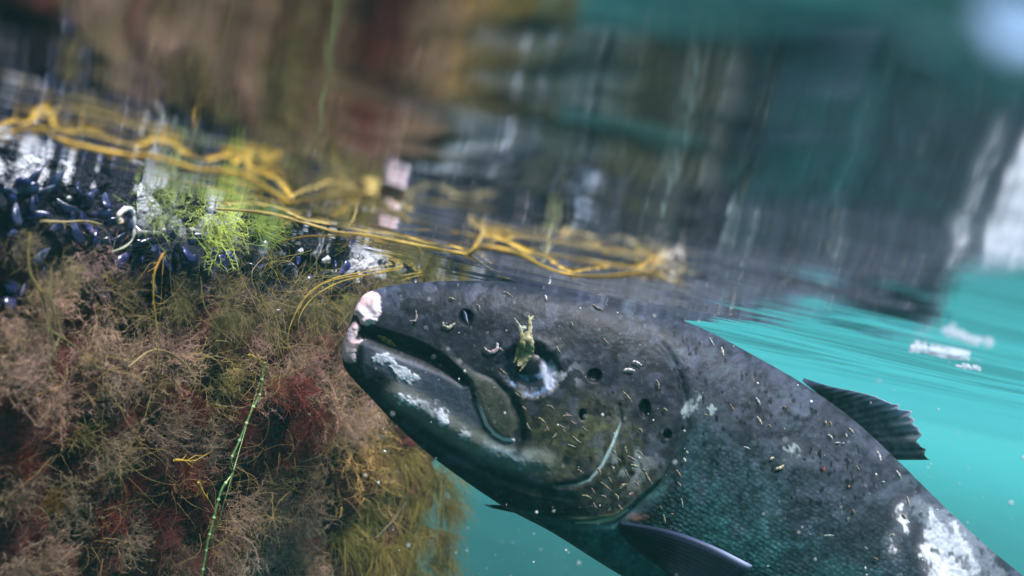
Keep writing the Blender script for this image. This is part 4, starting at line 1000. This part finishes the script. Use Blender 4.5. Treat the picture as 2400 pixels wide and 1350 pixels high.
# ================================================================== SKY GLINTS AT THE SURFACE, BUILT AS WHITE BEADS
m_glint = principled("glint_bead", (0.80, 0.86, 0.90), 0.3, 0.4, transl=0.65)
def glint(label, pts, wid_px, n, rad_px, seed, flat=0.5):
    r = np.random.default_rng(seed); q = spline(pts, 60); Vs, Qs, k = [], [], 0; o0 = surf_hit(*pts[0], -0.0006)
    for i in range(n):
        u_ = r.uniform(0, 59); a = q[int(u_)] + r.normal(size=2) * wid_px * np.array([1.0, 0.45])
        c = surf_hit(a[0], a[1], -0.0003); D = (c - CAM) @ F; rr_ = rad_px * r.uniform(0.4, 1.2) * D / FPX
        v = sphere_np(c - o0, rr_, (np.array([1.0, 0, 0]), np.array([0, 1.0, 0]), np.array([0, 0, flat])), 8, 10)
        Vs.append(v.reshape(-1, 3)); Qs.append(grid_quads(8, 10, True) + k); k += 80
    return tag(link("glint_patch", mesh_np("glint_patch", np.vstack(Vs), np.vstack(Qs)), m_glint, loc=o0), label, "glint")
glint("white hook shaped sky glint built as beads at far right, above the open water", [(2340, 500), (2270, 510), (2240, 535), (2300, 560), (2350, 575), (2370, 600), (2340, 622), (2270, 614)], 5, 40, 4.2, 1)
glint("short white sky glint built as beads just under the hook shaped one", [(2228, 640), (2270, 638), (2310, 642), (2345, 636)], 6, 36, 4.5, 2)
glint("curved pale sky glint built as beads near the far edge of the water surface", [(2225, 770), (2240, 785), (2280, 800), (2325, 806)], 7, 90, 6, 3)
glint("bright thin white sky glint built as beads lowest on the water surface", [(2140, 820), (2180, 826), (2220, 832), (2262, 840)], 5, 170, 6, 4)
glint("smallest white sky glint built as beads right of the bright line", [(2245, 859), (2270, 862), (2298, 866)], 3, 60, 4, 5)
# ================================================================== MOTES IN THE WATER
mr_ = np.random.default_rng(77); n = 2400
d = mr_.uniform(0.22, 0.95, n); x = mr_.uniform(850, 2450, n); y = mr_.uniform(560, 1400, n)
c = P(x, y, d); keep = (c[:, 2] < -0.003)
c = c[keep]; n = len(c); s = 0.00006 + 0.00050 * mr_.random(n) ** 4
octa = np.array([[1, 0, 0], [-1, 0, 0], [0, 1, 0], [0, -1, 0], [0, 0, 1], [0, 0, -1]], float)
tri_ = np.array([[0, 2, 4], [2, 1, 4], [1, 3, 4], [3, 0, 4], [2, 0, 5], [1, 2, 5], [3, 1, 5], [0, 3, 5]])
Vm = (c[:, None, :] + octa[None] * s[:, None, None] * mr_.uniform(0.6, 1.4, (n, 6, 1))).reshape(-1, 3)
Tm = (tri_[None] + (np.arange(n) * 6)[:, None, None]).reshape(-1, 3)
tag(link("suspended_motes", mesh_np("suspended_motes", Vm, Tm), principled("mote", (0.6, 0.62, 0.6), 0.6, 0.2)), kind="stuff")
print("tris", sum(len(m.polygons) for m in bpy.data.meshes))
